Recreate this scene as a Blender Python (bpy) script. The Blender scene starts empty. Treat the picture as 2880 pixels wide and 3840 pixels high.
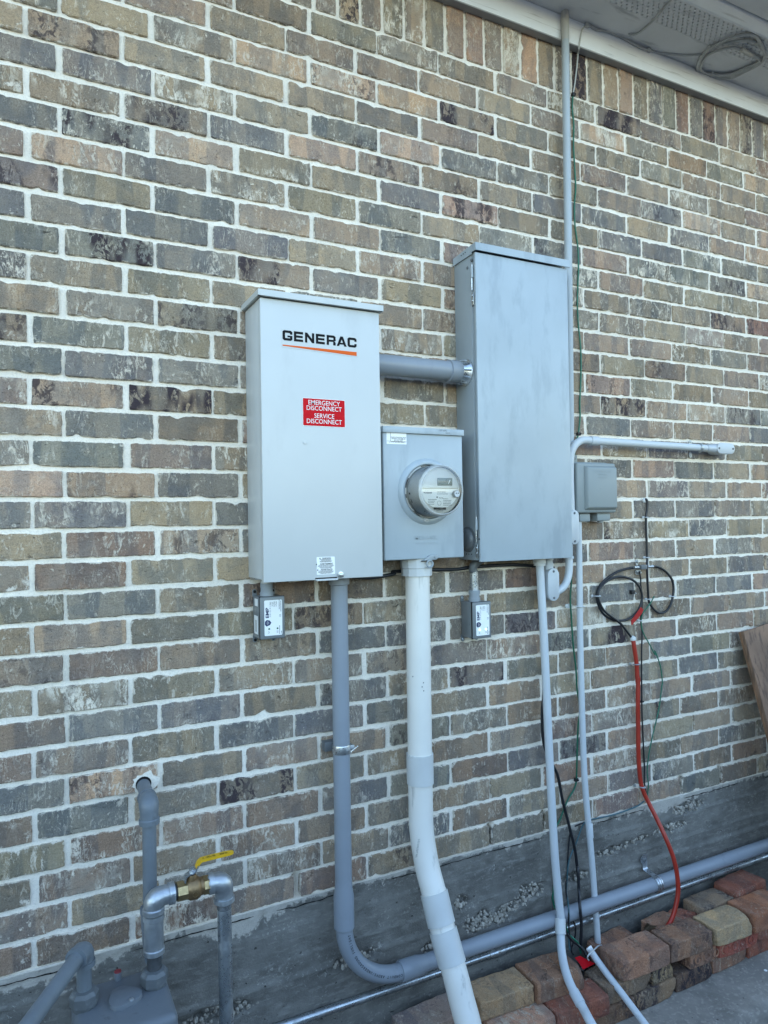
import bpy, bmesh, math, random
import numpy as np
from mathutils import Vector, Matrix, noise
S = bpy.context.scene
COL = S.collection
PI = math.pi

# ------------------------------------------------------------------ camera, sky, sun, exposure
cam = bpy.data.cameras.new('camera')
cam.sensor_fit = 'VERTICAL'; cam.sensor_height = 36.0
cam.lens = 24.95625
cam.clip_start = 0.02; cam.clip_end = 500
cam_o = bpy.data.objects.new('camera', cam); COL.objects.link(cam_o)
CAM = Vector((-0.01984, -1.92236, 1.67094))
_r = Vector((0.89085, -0.45402, -0.01572)); _u = Vector((0.0087, -0.01754, 0.99981)); _f = Vector((0.4542, 0.89082, 0.01167))
cam_o.matrix_world = Matrix(((_r.x, _u.x, -_f.x, CAM.x), (_r.y, _u.y, -_f.y, CAM.y), (_r.z, _u.z, -_f.z, CAM.z), (0, 0, 0, 1)))
S.camera = cam_o

SUN_EL, SUN_AZ = math.radians(23), math.radians(20)      # low sun behind the house: the wall stands in open shade
w = bpy.data.worlds.new('World'); S.world = w; w.use_nodes = True
nt = w.node_tree
bg = nt.nodes['Background']; bg.inputs[1].default_value = 0.15
sky = nt.nodes.new('ShaderNodeTexSky'); sky.sky_type = 'NISHITA'; sky.sun_disc = False
sky.sun_elevation = SUN_EL; sky.sun_rotation = SUN_AZ
sky.air_density = 1.2; sky.dust_density = 1.0; sky.ozone_density = 1.5
nt.links.new(sky.outputs[0], bg.inputs[0])
sl = bpy.data.lights.new('sun', 'SUN'); sl.energy = 3.0; sl.angle = math.radians(0.53); sl.color = (1, .93, .82)
so = bpy.data.objects.new('sun', sl); COL.objects.link(so)
sd = Vector((math.sin(SUN_AZ) * math.cos(SUN_EL), math.cos(SUN_AZ) * math.cos(SUN_EL), math.sin(SUN_EL)))   # towards the sun
so.rotation_euler = sd.to_track_quat('Z', 'Y').to_euler(); so.location = (0, 0, 12)
vs = S.view_settings
vs.view_transform = 'Standard'; vs.look = 'None'; vs.gamma = 1; vs.use_curve_mapping = False
vs.exposure = 2.38
S.render.engine = 'CYCLES'
S.cycles.use_denoising = True
S.cycles.max_bounces = 10; S.cycles.transparent_max_bounces = 16

# ------------------------------------------------------------------ helpers
WLOC = {}
def tag(o, label=None, cat=None, group=None, kind=None):
    if label: o['label'] = label
    if cat: o['category'] = cat
    if group: o['group'] = group
    if kind: o['kind'] = kind
    return o
def thing(name, label, cat, loc=(0, 0, 0), group=None):
    o = bpy.data.objects.new(name, None); o.empty_display_size = .05
    COL.objects.link(o); o.location = loc; WLOC[o.name] = Vector(loc)
    return tag(o, label, cat, group)
def link(name, me, mat, parent=None, origin=(0, 0, 0)):
    o = bpy.data.objects.new(name, me); COL.objects.link(o)
    if mat is not None and not me.materials: me.materials.append(mat)
    WLOC[o.name] = Vector(origin)
    o.location = Vector(origin) - (WLOC[parent.name] if parent else Vector())
    if parent: o.parent = parent
    return o

def basis(d):
    d = Vector(d).normalized()
    a = Vector((0, 0, 1)) if abs(d.z) < .9 else Vector((1, 0, 0))
    u_ = d.cross(a).normalized(); return u_, d.cross(u_).normalized()

class MB:
    """collects shapes in world metres, then links them as one mesh object"""
    def __init__(s): s.bm = bmesh.new()
    def _merge(s, b, M=None):
        me = bpy.data.meshes.new('t'); b.to_mesh(me); b.free()
        if M is not None: me.transform(M)
        s.bm.from_mesh(me); bpy.data.meshes.remove(me)
    def box(s, x0, x1, y0, y1, z0, z1, bev=0, seg=2, M=None):
        b = bmesh.new(); bmesh.ops.create_cube(b, size=1)
        for v in b.verts: v.co = Vector(((x0+x1)/2+v.co.x*(x1-x0), (y0+y1)/2+v.co.y*(y1-y0), (z0+z1)/2+v.co.z*(z1-z0)))
        if bev: bmesh.ops.bevel(b, geom=list(b.edges), offset=bev, segments=seg, affect='EDGES', profile=.5)
        s._merge(b, M); return s
    def tube(s, pts, r, n=14, caps=True, flat=1.0):
        pts = [Vector(p) for p in pts]; b = s.bm
        rr = r if isinstance(r, (list, tuple)) else [r]*len(pts)
        u_, v_ = basis(next(q-pts[0] for q in pts[1:] if (q-pts[0]).length > 1e-7)); rings = []
        for i, p in enumerate(pts):
            ia, ic = max(i-1, 0), min(i+1, len(pts)-1)
            while ia > 0 and (pts[ia]-p).length < 1e-7: ia -= 1
            while ic < len(pts)-1 and (pts[ic]-p).length < 1e-7: ic += 1
            t = (pts[ic]-pts[ia]).normalized()
            u_ = (u_ - t*u_.dot(t)); u_.normalize(); v_ = t.cross(u_)
            rings.append([b.verts.new(p+(u_*math.cos(k*2*PI/n)+v_*math.sin(k*2*PI/n)*flat)*rr[i]) for k in range(n)])
        for a, c in zip(rings, rings[1:]):
            for k in range(n): b.faces.new((a[k], a[(k+1) % n], c[(k+1) % n], c[k]))
        if caps:
            b.faces.new(rings[0][::-1]); b.faces.new(rings[-1])
        return s
    def lathe(s, prof, o, axis, n=24, caps=True, hexa=False):
        """prof: (distance along axis, radius)"""
        o = Vector(o); d = Vector(axis).normalized(); u_, v_ = basis(d); b = s.bm; rings = []
        for h, r in prof:
            rings.append([b.verts.new(o+d*h+(u_*math.cos(k*2*PI/n)+v_*math.sin(k*2*PI/n))*r) for k in range(n)])
        for a, c in zip(rings, rings[1:]):
            for k in range(n): b.faces.new((a[k], a[(k+1) % n], c[(k+1) % n], c[k]))
        if caps:
            b.faces.new(rings[0][::-1]); b.faces.new(rings[-1])
        return s
    def prism(s, poly, vec, bev=0):
        b = bmesh.new(); vec = Vector(vec)
        a = [b.verts.new(Vector(p)) for p in poly]; c = [b.verts.new(Vector(p)+vec) for p in poly]
        n = len(poly); b.faces.new(a[::-1]); top = b.faces.new(c)
        for k in range(n): b.faces.new((a[k], a[(k+1) % n], c[(k+1) % n], c[k]))
        bmesh.ops.recalc_face_normals(b, faces=list(b.faces))
        if bev: bmesh.ops.bevel(b, geom=list(top.edges), offset=bev, segments=2, affect='EDGES', profile=.5)
        s._merge(b); return s
    def quad(s, *p):
        s.bm.faces.new([s.bm.verts.new(Vector(q)) for q in p]); return s
    def build(s, name, mat, parent=None, smooth=38, kind=None, label=None, origin=None):
        bmesh.ops.recalc_face_normals(s.bm, faces=list(s.bm.faces))
        me = bpy.data.meshes.new(name); 
        for f_ in s.bm.faces: f_.smooth = True
        s.bm.to_mesh(me); s.bm.free()
        me.set_sharp_from_angle(angle=math.radians(smooth))
        n = len(me.vertices); co = np.empty(n*3); me.vertices.foreach_get('co', co); co = co.reshape(-1, 3)
        lo, hi = co.min(0), co.max(0)
        og = Vector(origin) if origin is not None else Vector(((lo[0]+hi[0])/2, (lo[1]+hi[1])/2, lo[2]))
        me.transform(Matrix.Translation(-og))
        o = link(name, me, mat, parent, og)
        return tag(o, label, None, None, kind)

def build_each(m, name, mat, parent=None, smooth=38):
    """every separate island of the collected shapes becomes an object of its own"""
    b = m.bm; b.verts.index_update(); seen = set(); out = []
    b.verts.ensure_lookup_table()
    for v in b.verts:
        if v.index in seen: continue
        st = [v]; seen.add(v.index); comp = []
        while st:
            q = st.pop(); comp.append(q)
            for e in q.link_edges:
                o = e.other_vert(q)
                if o.index not in seen: seen.add(o.index); st.append(o)
        k = MB(); mp = {q.index: k.bm.verts.new(q.co) for q in comp}
        for f_ in {f_ for q in comp for f_ in q.link_faces}: k.bm.faces.new([mp[q.index] for q in f_.verts])
        out.append(k.build(name, mat, parent, smooth))
    b.free(); return out
def arc(c, u_, v_, R, a0, a1, n=14):
    c, u_, v_ = Vector(c), Vector(u_), Vector(v_)
    return [c+(u_*math.cos(math.radians(a0+(a1-a0)*k/n))+v_*math.sin(math.radians(a0+(a1-a0)*k/n)))*R for k in range(n+1)]
def spline(pts, sub=8):
    P = [Vector(p) for p in pts]; out = []
    for i in range(len(P)-1):
        p0 = P[max(i-1, 0)]; p1 = P[i]; p2 = P[i+1]; p3 = P[min(i+2, len(P)-1)]
        for k in range(sub):
            t = k/sub
            out.append(.5*((2*p1)+(p2-p0)*t+(2*p0-5*p1+4*p2-p3)*t*t+(3*p1-p0-3*p2+p3)*t**3))
    return out+[P[-1]]
def fillet(pts, R, n=8):
    """polyline with rounded corners of radius R"""
    P = [Vector(p) for p in pts]; out = [P[0]]
    for a, b, c in zip(P, P[1:], P[2:]):
        d1 = (a-b).normalized(); d2 = (c-b).normalized(); ang = d1.angle(d2)
        if ang > PI-.02: out.append(b); continue
        t = min(R/math.tan(ang/2), .49*(a-b).length, .49*(c-b).length)
        s_, e_ = b+d1*t, b+d2*t
        for k in range(n+1):
            q = k/n; out.append(s_*(1-q)**2+b*2*q*(1-q)+e_*q*q)
    return out+[P[-1]]
def stadium(cx, cz, w_, h_, y, n=8):
    """upright or flat rounded slot outline in the x-z plane"""
    r_ = min(w_, h_)/2; out = []
    ex, ez = w_/2-r_, h_/2-r_
    for qx, qz, a0 in ((1, 1, 0), (-1, 1, 90), (-1, -1, 180), (1, -1, 270)):
        for k in range(n+1):
            a = math.radians(a0+90*k/n)
            p = Vector((cx+qx*ex+r_*math.cos(a), y, cz+qz*ez+r_*math.sin(a)))
            if not out or (out[-1]-p).length > 1e-6: out.append(p)
    if (out[0]-out[-1]).length < 1e-6: out.pop()
    return out

TXT = []
def text(name, parent, mat, body, at, size, xd=(1, 0, 0), yd=(0, 0, 1), sx=1.0, bold=0.0, align='CENTER', depth=.0003, line=1.0, space=1.0):
    TXT.append((name, parent, mat, body, Vector(at), size, Vector(xd), Vector(yd), sx, bold, align, depth, line, space))
def flush_text():
    jobs = []
    for t in TXT:
        c = bpy.data.curves.new('t', 'FONT'); c.body = t[3]; c.size = 1; c.align_x = t[10]; c.align_y = 'CENTER'
        c.offset = t[9]; c.space_line = t[12]; c.space_character = t[13]; c.resolution_u = 3
        o = bpy.data.objects.new('t', c); COL.objects.link(o); jobs.append((t, o, c))
    bpy.context.view_layer.update(); dg = bpy.context.evaluated_depsgraph_get()
    acc = {}
    for t, o, c in jobs:
        me = bpy.data.meshes.new_from_object(o.evaluated_get(dg), depsgraph=dg)
        xd, yd = t[6].normalized(), t[7].normalized(); n = xd.cross(yd); s_ = t[5]
        M = Matrix(((xd.x*s_*t[8], yd.x*s_, n.x, t[4].x+n.x*t[11]), (xd.y*s_*t[8], yd.y*s_, n.y, t[4].y+n.y*t[11]), (xd.z*s_*t[8], yd.z*s_, n.z, t[4].z+n.z*t[11]), (0, 0, 0, 1)))
        me.transform(M)
        key = (t[0], t[1].name if t[1] else '', t[2].name)
        if key not in acc: acc[key] = (bmesh.new(), t)
        acc[key][0].from_mesh(me)
        bpy.data.objects.remove(o); bpy.data.meshes.remove(me); bpy.data.curves.remove(c)
    for (nm, _, _), (b, t) in acc.items():
        me = bpy.data.meshes.new(nm); b.to_mesh(me); b.free()
        me.materials.clear()
        link(nm, me, t[2], t[1], WLOC[t[1].name] if t[1] else (0, 0, 0)).data.transform(Matrix.Translation(-(WLOC[t[1].name] if t[1] else Vector())))

# ------------------------------------------------------------------ materials
class N:
    def __init__(s, name):
        s.m = bpy.data.materials.new(name); s.m.use_nodes = True; s.t = s.m.node_tree
        s.p = s.t.nodes['Principled BSDF']
        s.tc = s.t.nodes.new('ShaderNodeTexCoord').outputs['Object']
    def n(s, kind, **kw):
        nd = s.t.nodes.new('ShaderNode'+kind)
        for k, v in kw.items():
            if k.startswith('_'): nd.inputs[k[1:].replace('_', ' ')].default_value = v
            else: setattr(nd, k, v)
        return nd
    def l(s, a, b): s.t.links.new(a, b)
    def noise(s, scale, detail=3, rough=.55, vec=None, dist=0, typ='FBM'):
        nd = s.n('TexNoise', noise_type=typ); nd.inputs['Scale'].default_value = scale; nd.inputs['Detail'].default_value = detail
        nd.inputs['Roughness'].default_value = rough; nd.inputs['Distortion'].default_value = dist
        s.l(vec if vec is not None else s.tc, nd.inputs['Vector']); return nd.outputs[0]
    def scl(s, v, sc, add=None):
        nd = s.n('VectorMath', operation='MULTIPLY'); s.l(v, nd.inputs[0]); nd.inputs[1].default_value = sc
        o = nd.outputs[0]
        if add is not None:
            n2 = s.n('VectorMath', operation='ADD'); s.l(o, n2.inputs[0]); s.l(add, n2.inputs[1]); o = n2.outputs[0]
        return o
    def ramp(s, x, a, b, lo=0., hi=1., smooth=True):
        nd = s.n('MapRange'); nd.interpolation_type = 'SMOOTHSTEP' if smooth else 'LINEAR'
        s.l(x, nd.inputs[0]); nd.inputs[1].default_value = a; nd.inputs[2].default_value = b; nd.inputs[3].default_value = lo; nd.inputs[4].default_value = hi
        return nd.outputs[0]
    def math(s, op, a, b=None, clamp=False):
        nd = s.n('Math', operation=op, use_clamp=clamp)
        for i, q in enumerate((a, b)):
            if q is None: continue
            if isinstance(q, (int, float)): nd.inputs[i].default_value = q
            else: s.l(q, nd.inputs[i])
        return nd.outputs[0]
    def mix(s, fac, a, b, blend='MIX'):
        nd = s.n('Mix', data_type='RGBA', blend_type=blend)
        for i, q in ((0, fac), (6, a), (7, b)):
            if isinstance(q, (int, float)): nd.inputs[i].default_value = q
            elif isinstance(q, tuple): nd.inputs[i].default_value = q if len(q) == 4 else q+(1,)
            else: s.l(q, nd.inputs[i])
        return nd.outputs[2]
    def bump(s, h, strength=.5, dist=.002, prev=None):
        nd = s.n('Bump'); nd.inputs['Strength'].default_value = strength; nd.inputs['Distance'].default_value = dist
        s.l(h, nd.inputs['Height'])
        if prev is not None: s.l(prev, nd.inputs['Normal'])
        return nd.outputs[0]
    def out(s, col=None, rough=None, metal=None, normal=None, spec=None):
        for q, k in ((col, 'Base Color'), (rough, 'Roughness'), (metal, 'Metallic'), (normal, 'Normal'), (spec, 'Specular IOR Level')):
            if q is None: continue
            if isinstance(q, (int, float)): s.p.inputs[k].default_value = q
            elif isinstance(q, tuple): s.p.inputs[k].default_value = q if len(q) == 4 else q+(1,)
            else: s.l(q, s.p.inputs[k])
        return s.m

def surf(name, col, rough=.5, metal=0., var=.10, vs_=9., grime=None, gcov=.5, gscale=14., gst=(1, 1, .35), bump=.0, bs=220., rv=.08, spec=.5):
    """painted or moulded surface: slow tone drift, patches of grime, scuffed gloss, fine relief"""
    m = N(name)
    c = m.mix(m.ramp(m.noise(vs_, 4), .3, .7), tuple(q*(1-var) for q in col), tuple(min(1, q*(1+var)) for q in col))
    if grime:
        g = m.noise(gscale, 6, .62, m.scl(m.tc, gst))
        c = m.mix(m.ramp(g, gcov, gcov+.16, 0, grime[3] if len(grime) > 3 else .6), c, grime[:3])
    rg = m.ramp(m.noise(vs_*2.3, 5), .25, .75, max(.02, rough-rv), min(1, rough+rv))
    nm = m.bump(m.noise(bs, 3), bump, .001) if bump else None
    return m.out(c, rg, metal, nm, spec)

def brick_mat(name, rustic=False):
    m = N(name)
    at = m.n('Attribute', attribute_name='tone'); ap = m.n('Attribute', attribute_name='prm')
    sep = m.n('SeparateColor'); m.l(ap.outputs['Color'], sep.inputs[0])
    seed, wh, dk = sep.outputs[0], sep.outputs[1], sep.outputs[2]
    off = m.n('CombineXYZ')
    for i, k in enumerate((97., 61., 43.)): m.l(m.math('MULTIPLY', seed, k), off.inputs[i])
    P = m.scl(m.tc, (1, 1, 1), off.outputs[0])
    base = at.outputs['Color']
    # soft vertical bands and clouds in the clay
    band = m.noise(1., 2, .5, m.scl(P, (24, 6, 3.0)))
    b2_ = m.noise(1., 0, .5, m.scl(P, (17, 4, 2.2)))
    band = m.math('ADD', m.math('MULTIPLY', band, .5), m.math('MULTIPLY', m.ramp(b2_, .47, .53), .25)); band = m.math('ADD', band, .12)
    c = m.mix(m.ramp(band, .32, .66), m.mix(1., base, (.74, .80, .88), 'MULTIPLY'), m.mix(1., base, (1.20, 1.16, 1.08), 'MULTIPLY'))
    cloud = m.noise(26, 5, .6, P)
    c = m.mix(m.ramp(cloud, .42, .7, 0, .5), c, m.mix(1., base, (1.25, 1.16, 1.02), 'MULTIPLY'))
    c = m.mix(m.ramp(m.noise(15, 4, .6, P, .6), .50, .62, 0, .45), c, m.mix(1., base, (.72, .80, .90), 'MULTIPLY'))
    grit = m.noise(330., 3, .7, P); c = m.mix(1., c, m.mix(m.ramp(grit, .34, .66), (.80, .80, .80), (1.18, 1.18, 1.18)), 'MULTIPLY')
    # lime smears and scratches
    patch = m.ramp(m.noise(13, 2, .5, P), .36, .64)
    scr = m.noise(34., 8, .74, m.scl(P, (1.5, 1, .62)), .9)
    thr = m.math('SUBTRACT', .575, m.math('MULTIPLY', wh, .15))
    sm = m.ramp(m.math('SUBTRACT', scr, thr), 0, .065)
    rdg = m.math('ABSOLUTE', m.math('SUBTRACT', m.noise(27., 5, .6, m.scl(P, (1.7, 1, .50)), 1.3), .5))      # thin curling strokes
    strk = m.math('MULTIPLY', m.ramp(rdg, .004, .024, 1, 0), m.ramp(m.noise(21., 2, .5, P), .44, .56))
    sm = m.math('MAXIMUM', sm, strk)
    wm = m.math('MULTIPLY', m.math('MULTIPLY', sm, patch), m.math('ADD', .42, m.math('MULTIPLY', wh, 1.2)), True)
    fine = m.noise(190., 4, .7, m.scl(P, (1, 1, .45)))
    wm = m.math('MULTIPLY', wm, m.ramp(fine, .38, .54, .35, 1))
    fleck = m.math('MULTIPLY', m.ramp(m.noise(105., 3, .6, m.scl(P, (1, 1, .7))), .60, .67), m.ramp(m.noise(17., 3, .6, P), .48, .60))
    wm = m.math('MAXIMUM', wm, m.math('MULTIPLY', fleck, m.math('ADD', .30, wh), True))
    c = m.mix(wm, c, (.74, .655, .53) if not rustic else (.60, .50, .38))
    if not rustic:       # mortar smeared over the arrises
        ed = m.math('ADD', ap.outputs['Alpha'], m.math('MULTIPLY', m.math('SUBTRACT', m.noise(48., 6, .7, P), .5), 2.1))
        em = m.ramp(ed, .84, 1.12, 0, .92)
        c = m.mix(em, c, (.72, .645, .54)); wm = m.math('MAXIMUM', wm, em)
    haze_ = m.math('MULTIPLY', m.ramp(m.noise(9., 5, .6, m.scl(P, (1, 1, .8)), .5), .44, .66), m.math('ADD', .06, m.math('MULTIPLY', wh, .55)), True)
    c = m.mix(haze_, c, (.42, .375, .30))
    # dark burnt specks
    dkn = m.noise(58., 7, .72, m.scl(P, (1, 1, .62)), .8)
    dpatch = m.ramp(m.noise(11, 2, .5, m.scl(P, (1.5, 1, .5))), .42, .60)
    dm = m.math('MULTIPLY', m.ramp(m.math('ADD', dkn, m.math('MULTIPLY', dk, .22)), .56, .64), m.math('MULTIPLY', dpatch, m.math('ADD', m.math('MULTIPLY', dk, 1.4), .26)), True)
    c = m.mix(dm, c, (.045, .032, .036))
    # pits and hairline folds
    pit = m.noise(260., 2, .5, P)
    pm = m.ramp(pit, .66, .74, 0, .75); c = m.mix(pm, c, (.05, .045, .04))
    fold = m.noise(9., 4, .55, m.scl(P, (1, 1, 2.2)), 1.6)
    fl = m.math('ABSOLUTE', m.math('SUBTRACT', fold, .5))
    crack = m.math('MULTIPLY', m.ramp(fl, .0, .010, 1, 0), m.ramp(m.noise(22, 2, .5, P), .64, .74))
    c = m.mix(m.math('MULTIPLY', crack, .75), c, (.04, .036, .034))
    h = m.math('ADD', m.math('MULTIPLY', m.noise(70., 6, .65, P), 1.8 if rustic else .8), m.math('MULTIPLY', cloud, 1.2))
    if rustic: h = m.math('ADD', h, m.math('MULTIPLY', m.noise(190., 5, .7, P), 1.1))
    h = m.math('SUBTRACT', h, m.math('ADD', m.math('MULTIPLY', pm, .5), m.math('MULTIPLY', crack, 1.2)))
    h = m.math('ADD', h, m.math('MULTIPLY', wm, .25))
    h = m.math('ADD', h, m.math('MULTIPLY', m.ramp(fl, 0, .05), .12))
    nm = m.bump(h, .9, .0045 if rustic else .0036)
    return m.out(c, m.ramp(cloud, .3, .7, .72, .92), 0, nm, .3)

MT = {}
MT['brick'] = brick_mat('fired_clay')
MT['old_brick'] = brick_mat('reclaimed_clay', True)
def mortar_mat():
    m = N('sandy_mortar')
    g = m.noise(900., 3, .7); g2 = m.noise(240., 4, .6); big = m.noise(5., 4)
    c = m.mix(m.ramp(big, .3, .7), (.80, .73, .62), (.90, .83, .72))
    c = m.mix(m.ramp(g2, .30, .55, .22, 0), c, (.34, .31, .26))
    c = m.mix(m.ramp(g, .58, .72, 0, .42), c, (.17, .16, .145))
    at = m.n('Attribute', attribute_name='stain')
    c = m.mix(m.math('MULTIPLY', at.outputs['Fac'], .9), c, (.18, .165, .14))
    h = m.math('ADD', m.math('MULTIPLY', g, .5), g2)
    return m.out(c, .95, 0, m.bump(h, .8, .002), .1)
MT['mortar'] = mortar_mat()
def concrete_mat(name, a, b, smear=True):
    m = N(name)
    c = m.mix(m.ramp(m.noise(7., 6, .62), .35, .68), a, b)
    c = m.mix(m.ramp(m.noise(3.2, 5, .6, m.scl(m.tc, (1, 1, 2.2 if smear else 1))), .52, .68, 0, .55), c, tuple(q*.55 for q in a))
    streak = m.noise(60., 4, .6, m.scl(m.tc, (.45, 1, 1.6) if smear else (1, 1, 1)))
    c = m.mix(m.ramp(streak, .52, .66, 0, .22), c, tuple(min(1, q*1.9) for q in b))
    sp = m.noise(95., 5, .72, None, .6)
    c = m.mix(m.math('MULTIPLY', m.ramp(sp, .56, .66, 0, .6), m.ramp(m.noise(9., 3), .46, .60)), c, (.46, .44, .39))
    pit = m.noise(75., 2, .5); pm = m.ramp(pit, .70, .76)
    c = m.mix(m.math('MULTIPLY', pm, .8), c, tuple(q*.35 for q in a))
    if smear:
        at = m.n('Attribute', attribute_name='smear')
        sx = m.math('ADD', at.outputs['Fac'], m.math('MULTIPLY', m.math('SUBTRACT', m.noise(55., 6, .7), .5), 1.1))
        c = m.mix(m.ramp(sx, .45, .64, 0, .95), c, m.mix(m.noise(220, 3), (.36, .335, .295), (.60, .55, .475)))
    h = m.math('SUBTRACT', m.math('ADD', m.noise(190., 5, .65), m.math('MULTIPLY', m.noise(28., 4), 1.6)), m.math('MULTIPLY', pm, 1.5))
    return m.out(c, .88, 0, m.bump(h, .75, .003), .25)
MT['foundation'] = concrete_mat('formed_concrete', (.135, .128, .114), (.215, .205, .182))
MT['slab'] = concrete_mat('broomed_concrete', (.21, .19, .165), (.30, .272, .235), False)
MT['aggregate'] = surf('bare_aggregate', (.34, .31, .26), .9, 0, .35, 60, (.14, .125, .11, .6), .5, 90, (1, 1, 1), .6, 300)
MT['soil'] = surf('damp_soil', (.05, .042, .034), .95, 0, .5, 30, (.12, .1, .08, .8), .5, 60, (1, 1, 1), 1., 90)
MT['grass'] = surf('bare_yard', (.060, .060, .056), .95, 0, .4, 2, (.09, .088, .08, .7), .5, 5, (1, 1, 1), 1., 60)
MT['soffit'] = surf('painted_soffit', (.76, .755, .75), .7, 0, .06, 4, (.22, .22, .22, .5), .55, 20, (.2, 1, 3), .5, 130)
MT['trim'] = surf('painted_trim', (.80, .82, .85), .62, 0, .05, 5, (.30, .30, .29, .5), .55, 30, (.15, 1, 3), .55, 130)
MT['trim_dark'] = surf('dark_grey_trim', (.30, .30, .30), .6, 0, .06, 6, None, .5, 20, (1, 1, 1), .3, 150)
MT['hole'] = surf('dark_cavity', (.008, .008, .008), 1)
MT['shingle'] = surf('grey_roofing', (.08, .075, .07), .95, 0, .3, 40, None, .5, 8, (1, 1, 1), 1, 300)
MT['beige_steel'] = surf('pale_grey_enamel', (.545, .565, .555), .42, 0, .03, 3, (.42, .43, .42, .32), .55, 7, (1, 1, .5), .10, 900, .03)
MT['grey_steel'] = surf('grey_enamel', (.375, .43, .46), .40, 0, .06, 4, (.26, .305, .34, .48), .50, 9, (1.5, 1, .5), .08, 700, .07)
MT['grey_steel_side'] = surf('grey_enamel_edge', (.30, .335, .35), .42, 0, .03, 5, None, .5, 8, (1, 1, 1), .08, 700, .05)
MT['dark_steel'] = surf('dark_grey_steel', (.14, .15, .155), .5, .2, .08, 12)
MT['pvc_grey'] = surf('grey_pvc', (.25, .275, .305), .38, 0, .04, 7, (.17, .185, .21, .4), .60, 24, (1, 1, .25), .05, 300, .05)
MT['pvc_grey2'] = surf('grey_pvc_fitting', (.27, .30, .325), .42, 0, .04, 9, (.36, .38, .38, .35), .60, 30, (1, 1, .4), .08, 300)
MT['pvc_white'] = surf('white_pvc', (.72, .70, .64), .42, 0, .03, 6, (.36, .35, .31, .7), .57, 20, (1.4, 1.4, .22), .05, 300, .06)
MT['pvc_coup'] = surf('grey_white_coupling', (.56, .57, .55), .45, 0, .04, 10, (.30, .31, .31, .4), .60, 26, (1, 1, .4), .08, 260)
MT['paint_white'] = surf('white_painted_conduit', (.52, .55, .565), .45, 0, .03, 8, (.26, .27, .27, .7), .64, 40, (1.6, 1.6, .15), .12, 260)
MT['alu'] = surf('grey_white_cast', (.47, .50, .52), .45, .15, .04, 15, (.32, .34, .35, .5), .60, 40, (1, 1, 1), .2, 400)
MT['mast_grey'] = surf('grey_painted_mast', (.38, .42, .44), .45, 0, .04, 8, (.25, .27, .28, .5), .63, 30, (1.4, 1.4, .2), .1, 260)
MT['mast_cream'] = surf('cream_painted_mast', (.42, .41, .385), .5, 0, .04, 8, None, .5, 9, (1, 1, 1), .2, 200)
def galv_mat(name, col=(.50, .53, .56), rough=.34, metal=.85, dirt=.5):
    m = N(name)
    vo = m.n('TexVoronoi'); vo.inputs['Scale'].default_value = 160; m.l(m.tc, vo.inputs['Vector'])
    c = m.mix(m.ramp(m.noise(40, 4), .3, .7), tuple(q*.78 for q in col), col)
    c = m.mix(m.ramp(m.noise(16, 6, .65), .52, .70, 0, dirt), c, tuple(q*.42 for q in col))
    rr = m.math('ADD', m.ramp(vo.outputs['Distance'], 0, .7, rough-.08, rough+.06), m.ramp(m.noise(25, 4), .45, .7, 0, .22))
    return m.out(c, rr, metal, m.bump(m.noise(130, 4), .25, .001))
MT['galv'] = galv_mat('galvanised_iron', (.50, .53, .55), .36, .8, .65)
MT['zinc'] = galv_mat('bright_zinc', (.60, .63, .65), .28, .9, .08)
MT['emt'] = galv_mat('galvanised_tube', (.52, .55, .565), .27, .85, .55)
MT['black_pipe'] = galv_mat('dull_pipe', (.10, .105, .11), .5, .4, .6)
MT['brass'] = galv_mat('cast_brass', (.31, .205, .105), .44, .85, .6)
MT['brass_cut'] = galv_mat('machined_brass', (.44, .33, .175), .33, .9, .35)
MT['gas_paint'] = surf('slate_gas_paint', (.150, .170, .185), .46, 0, .10, 10, (.075, .085, .095, .6), .57, 22, (1, 1, .6), .35, 160, .1)
MT['gas_paint_dark'] = surf('worn_slate_paint', (.115, .125, .130), .5, 0, .12, 16, (.25, .26, .255, .6), .53, 36, (1, 1, 1), .4, 160, .1)
MT['meter_grey'] = surf('slate_meter_paint', (.135, .150, .165), .42, 0, .06, 6, (.06, .065, .07, .7), .61, 30, (1, 1, 1), .25, 220, .06)
MT['yellow'] = surf('yellow_vinyl_grip', (.70, .40, .010), .38, 0, .04, 20, None, .5, 9, (1, 1, 1), .05, 300)
MT['red_label'] = surf('red_sticker', (.56, .005, .012), .5, 0, .05, 60, None, .5, 9, (1, 1, 1), .45, 330, .08, .12)
MT['red_tag'] = surf('red_plastic_tag', (.36, .014, .012), .4, 0, .08, 40, (.12, .01, .01, .5), .62, 120, (1, 1, 1))
MT['dull_red'] = surf('faded_red_seal', (.22, .03, .035), .6, 0, .1, 60)
MT['white_print'] = surf('white_print', (.78, .78, .76), .4, 0, .01)
MT['sticker'] = surf('white_sticker', (.84, .85, .83), .35, 0, .02, 20)
MT['black_print'] = surf('black_print', (.008, .009, .011), .6, 0, .05, spec=.1)
MT['grey_print'] = surf('grey_print', (.10, .105, .11), .5, 0, .05)
MT['orange_print'] = surf('orange_print', (.72, .12, .018), .55, 0, .03, spec=.15)
MT['blue_print'] = surf('blue_print', (.018, .03, .10), .35, 0, .05)
MT['beige_plastic'] = surf('grey_beige_plastic', (.57, .565, .535), .4, 0, .03, 20, None, .5, 9, (1, 1, 1), .05, 300)
MT['lcd'] = surf('lcd_glass', (.10, .115, .085), .12, 0, .02, 10)
MT['tel_grey'] = surf('grey_abs_plastic', (.235, .265, .265), .48, 0, .03, 7, (.30, .325, .32, .35), .60, 18, (1, 1, .5), .12, 420)
MT['emp_grey'] = surf('grey_polycarbonate', (.17, .185, .19), .35, 0, .02, 9, None, .5, 9, (1, 1, 1), .05, 300)
MT['rubber'] = surf('black_gasket', (.012, .012, .013), .5, 0, .1)
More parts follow.
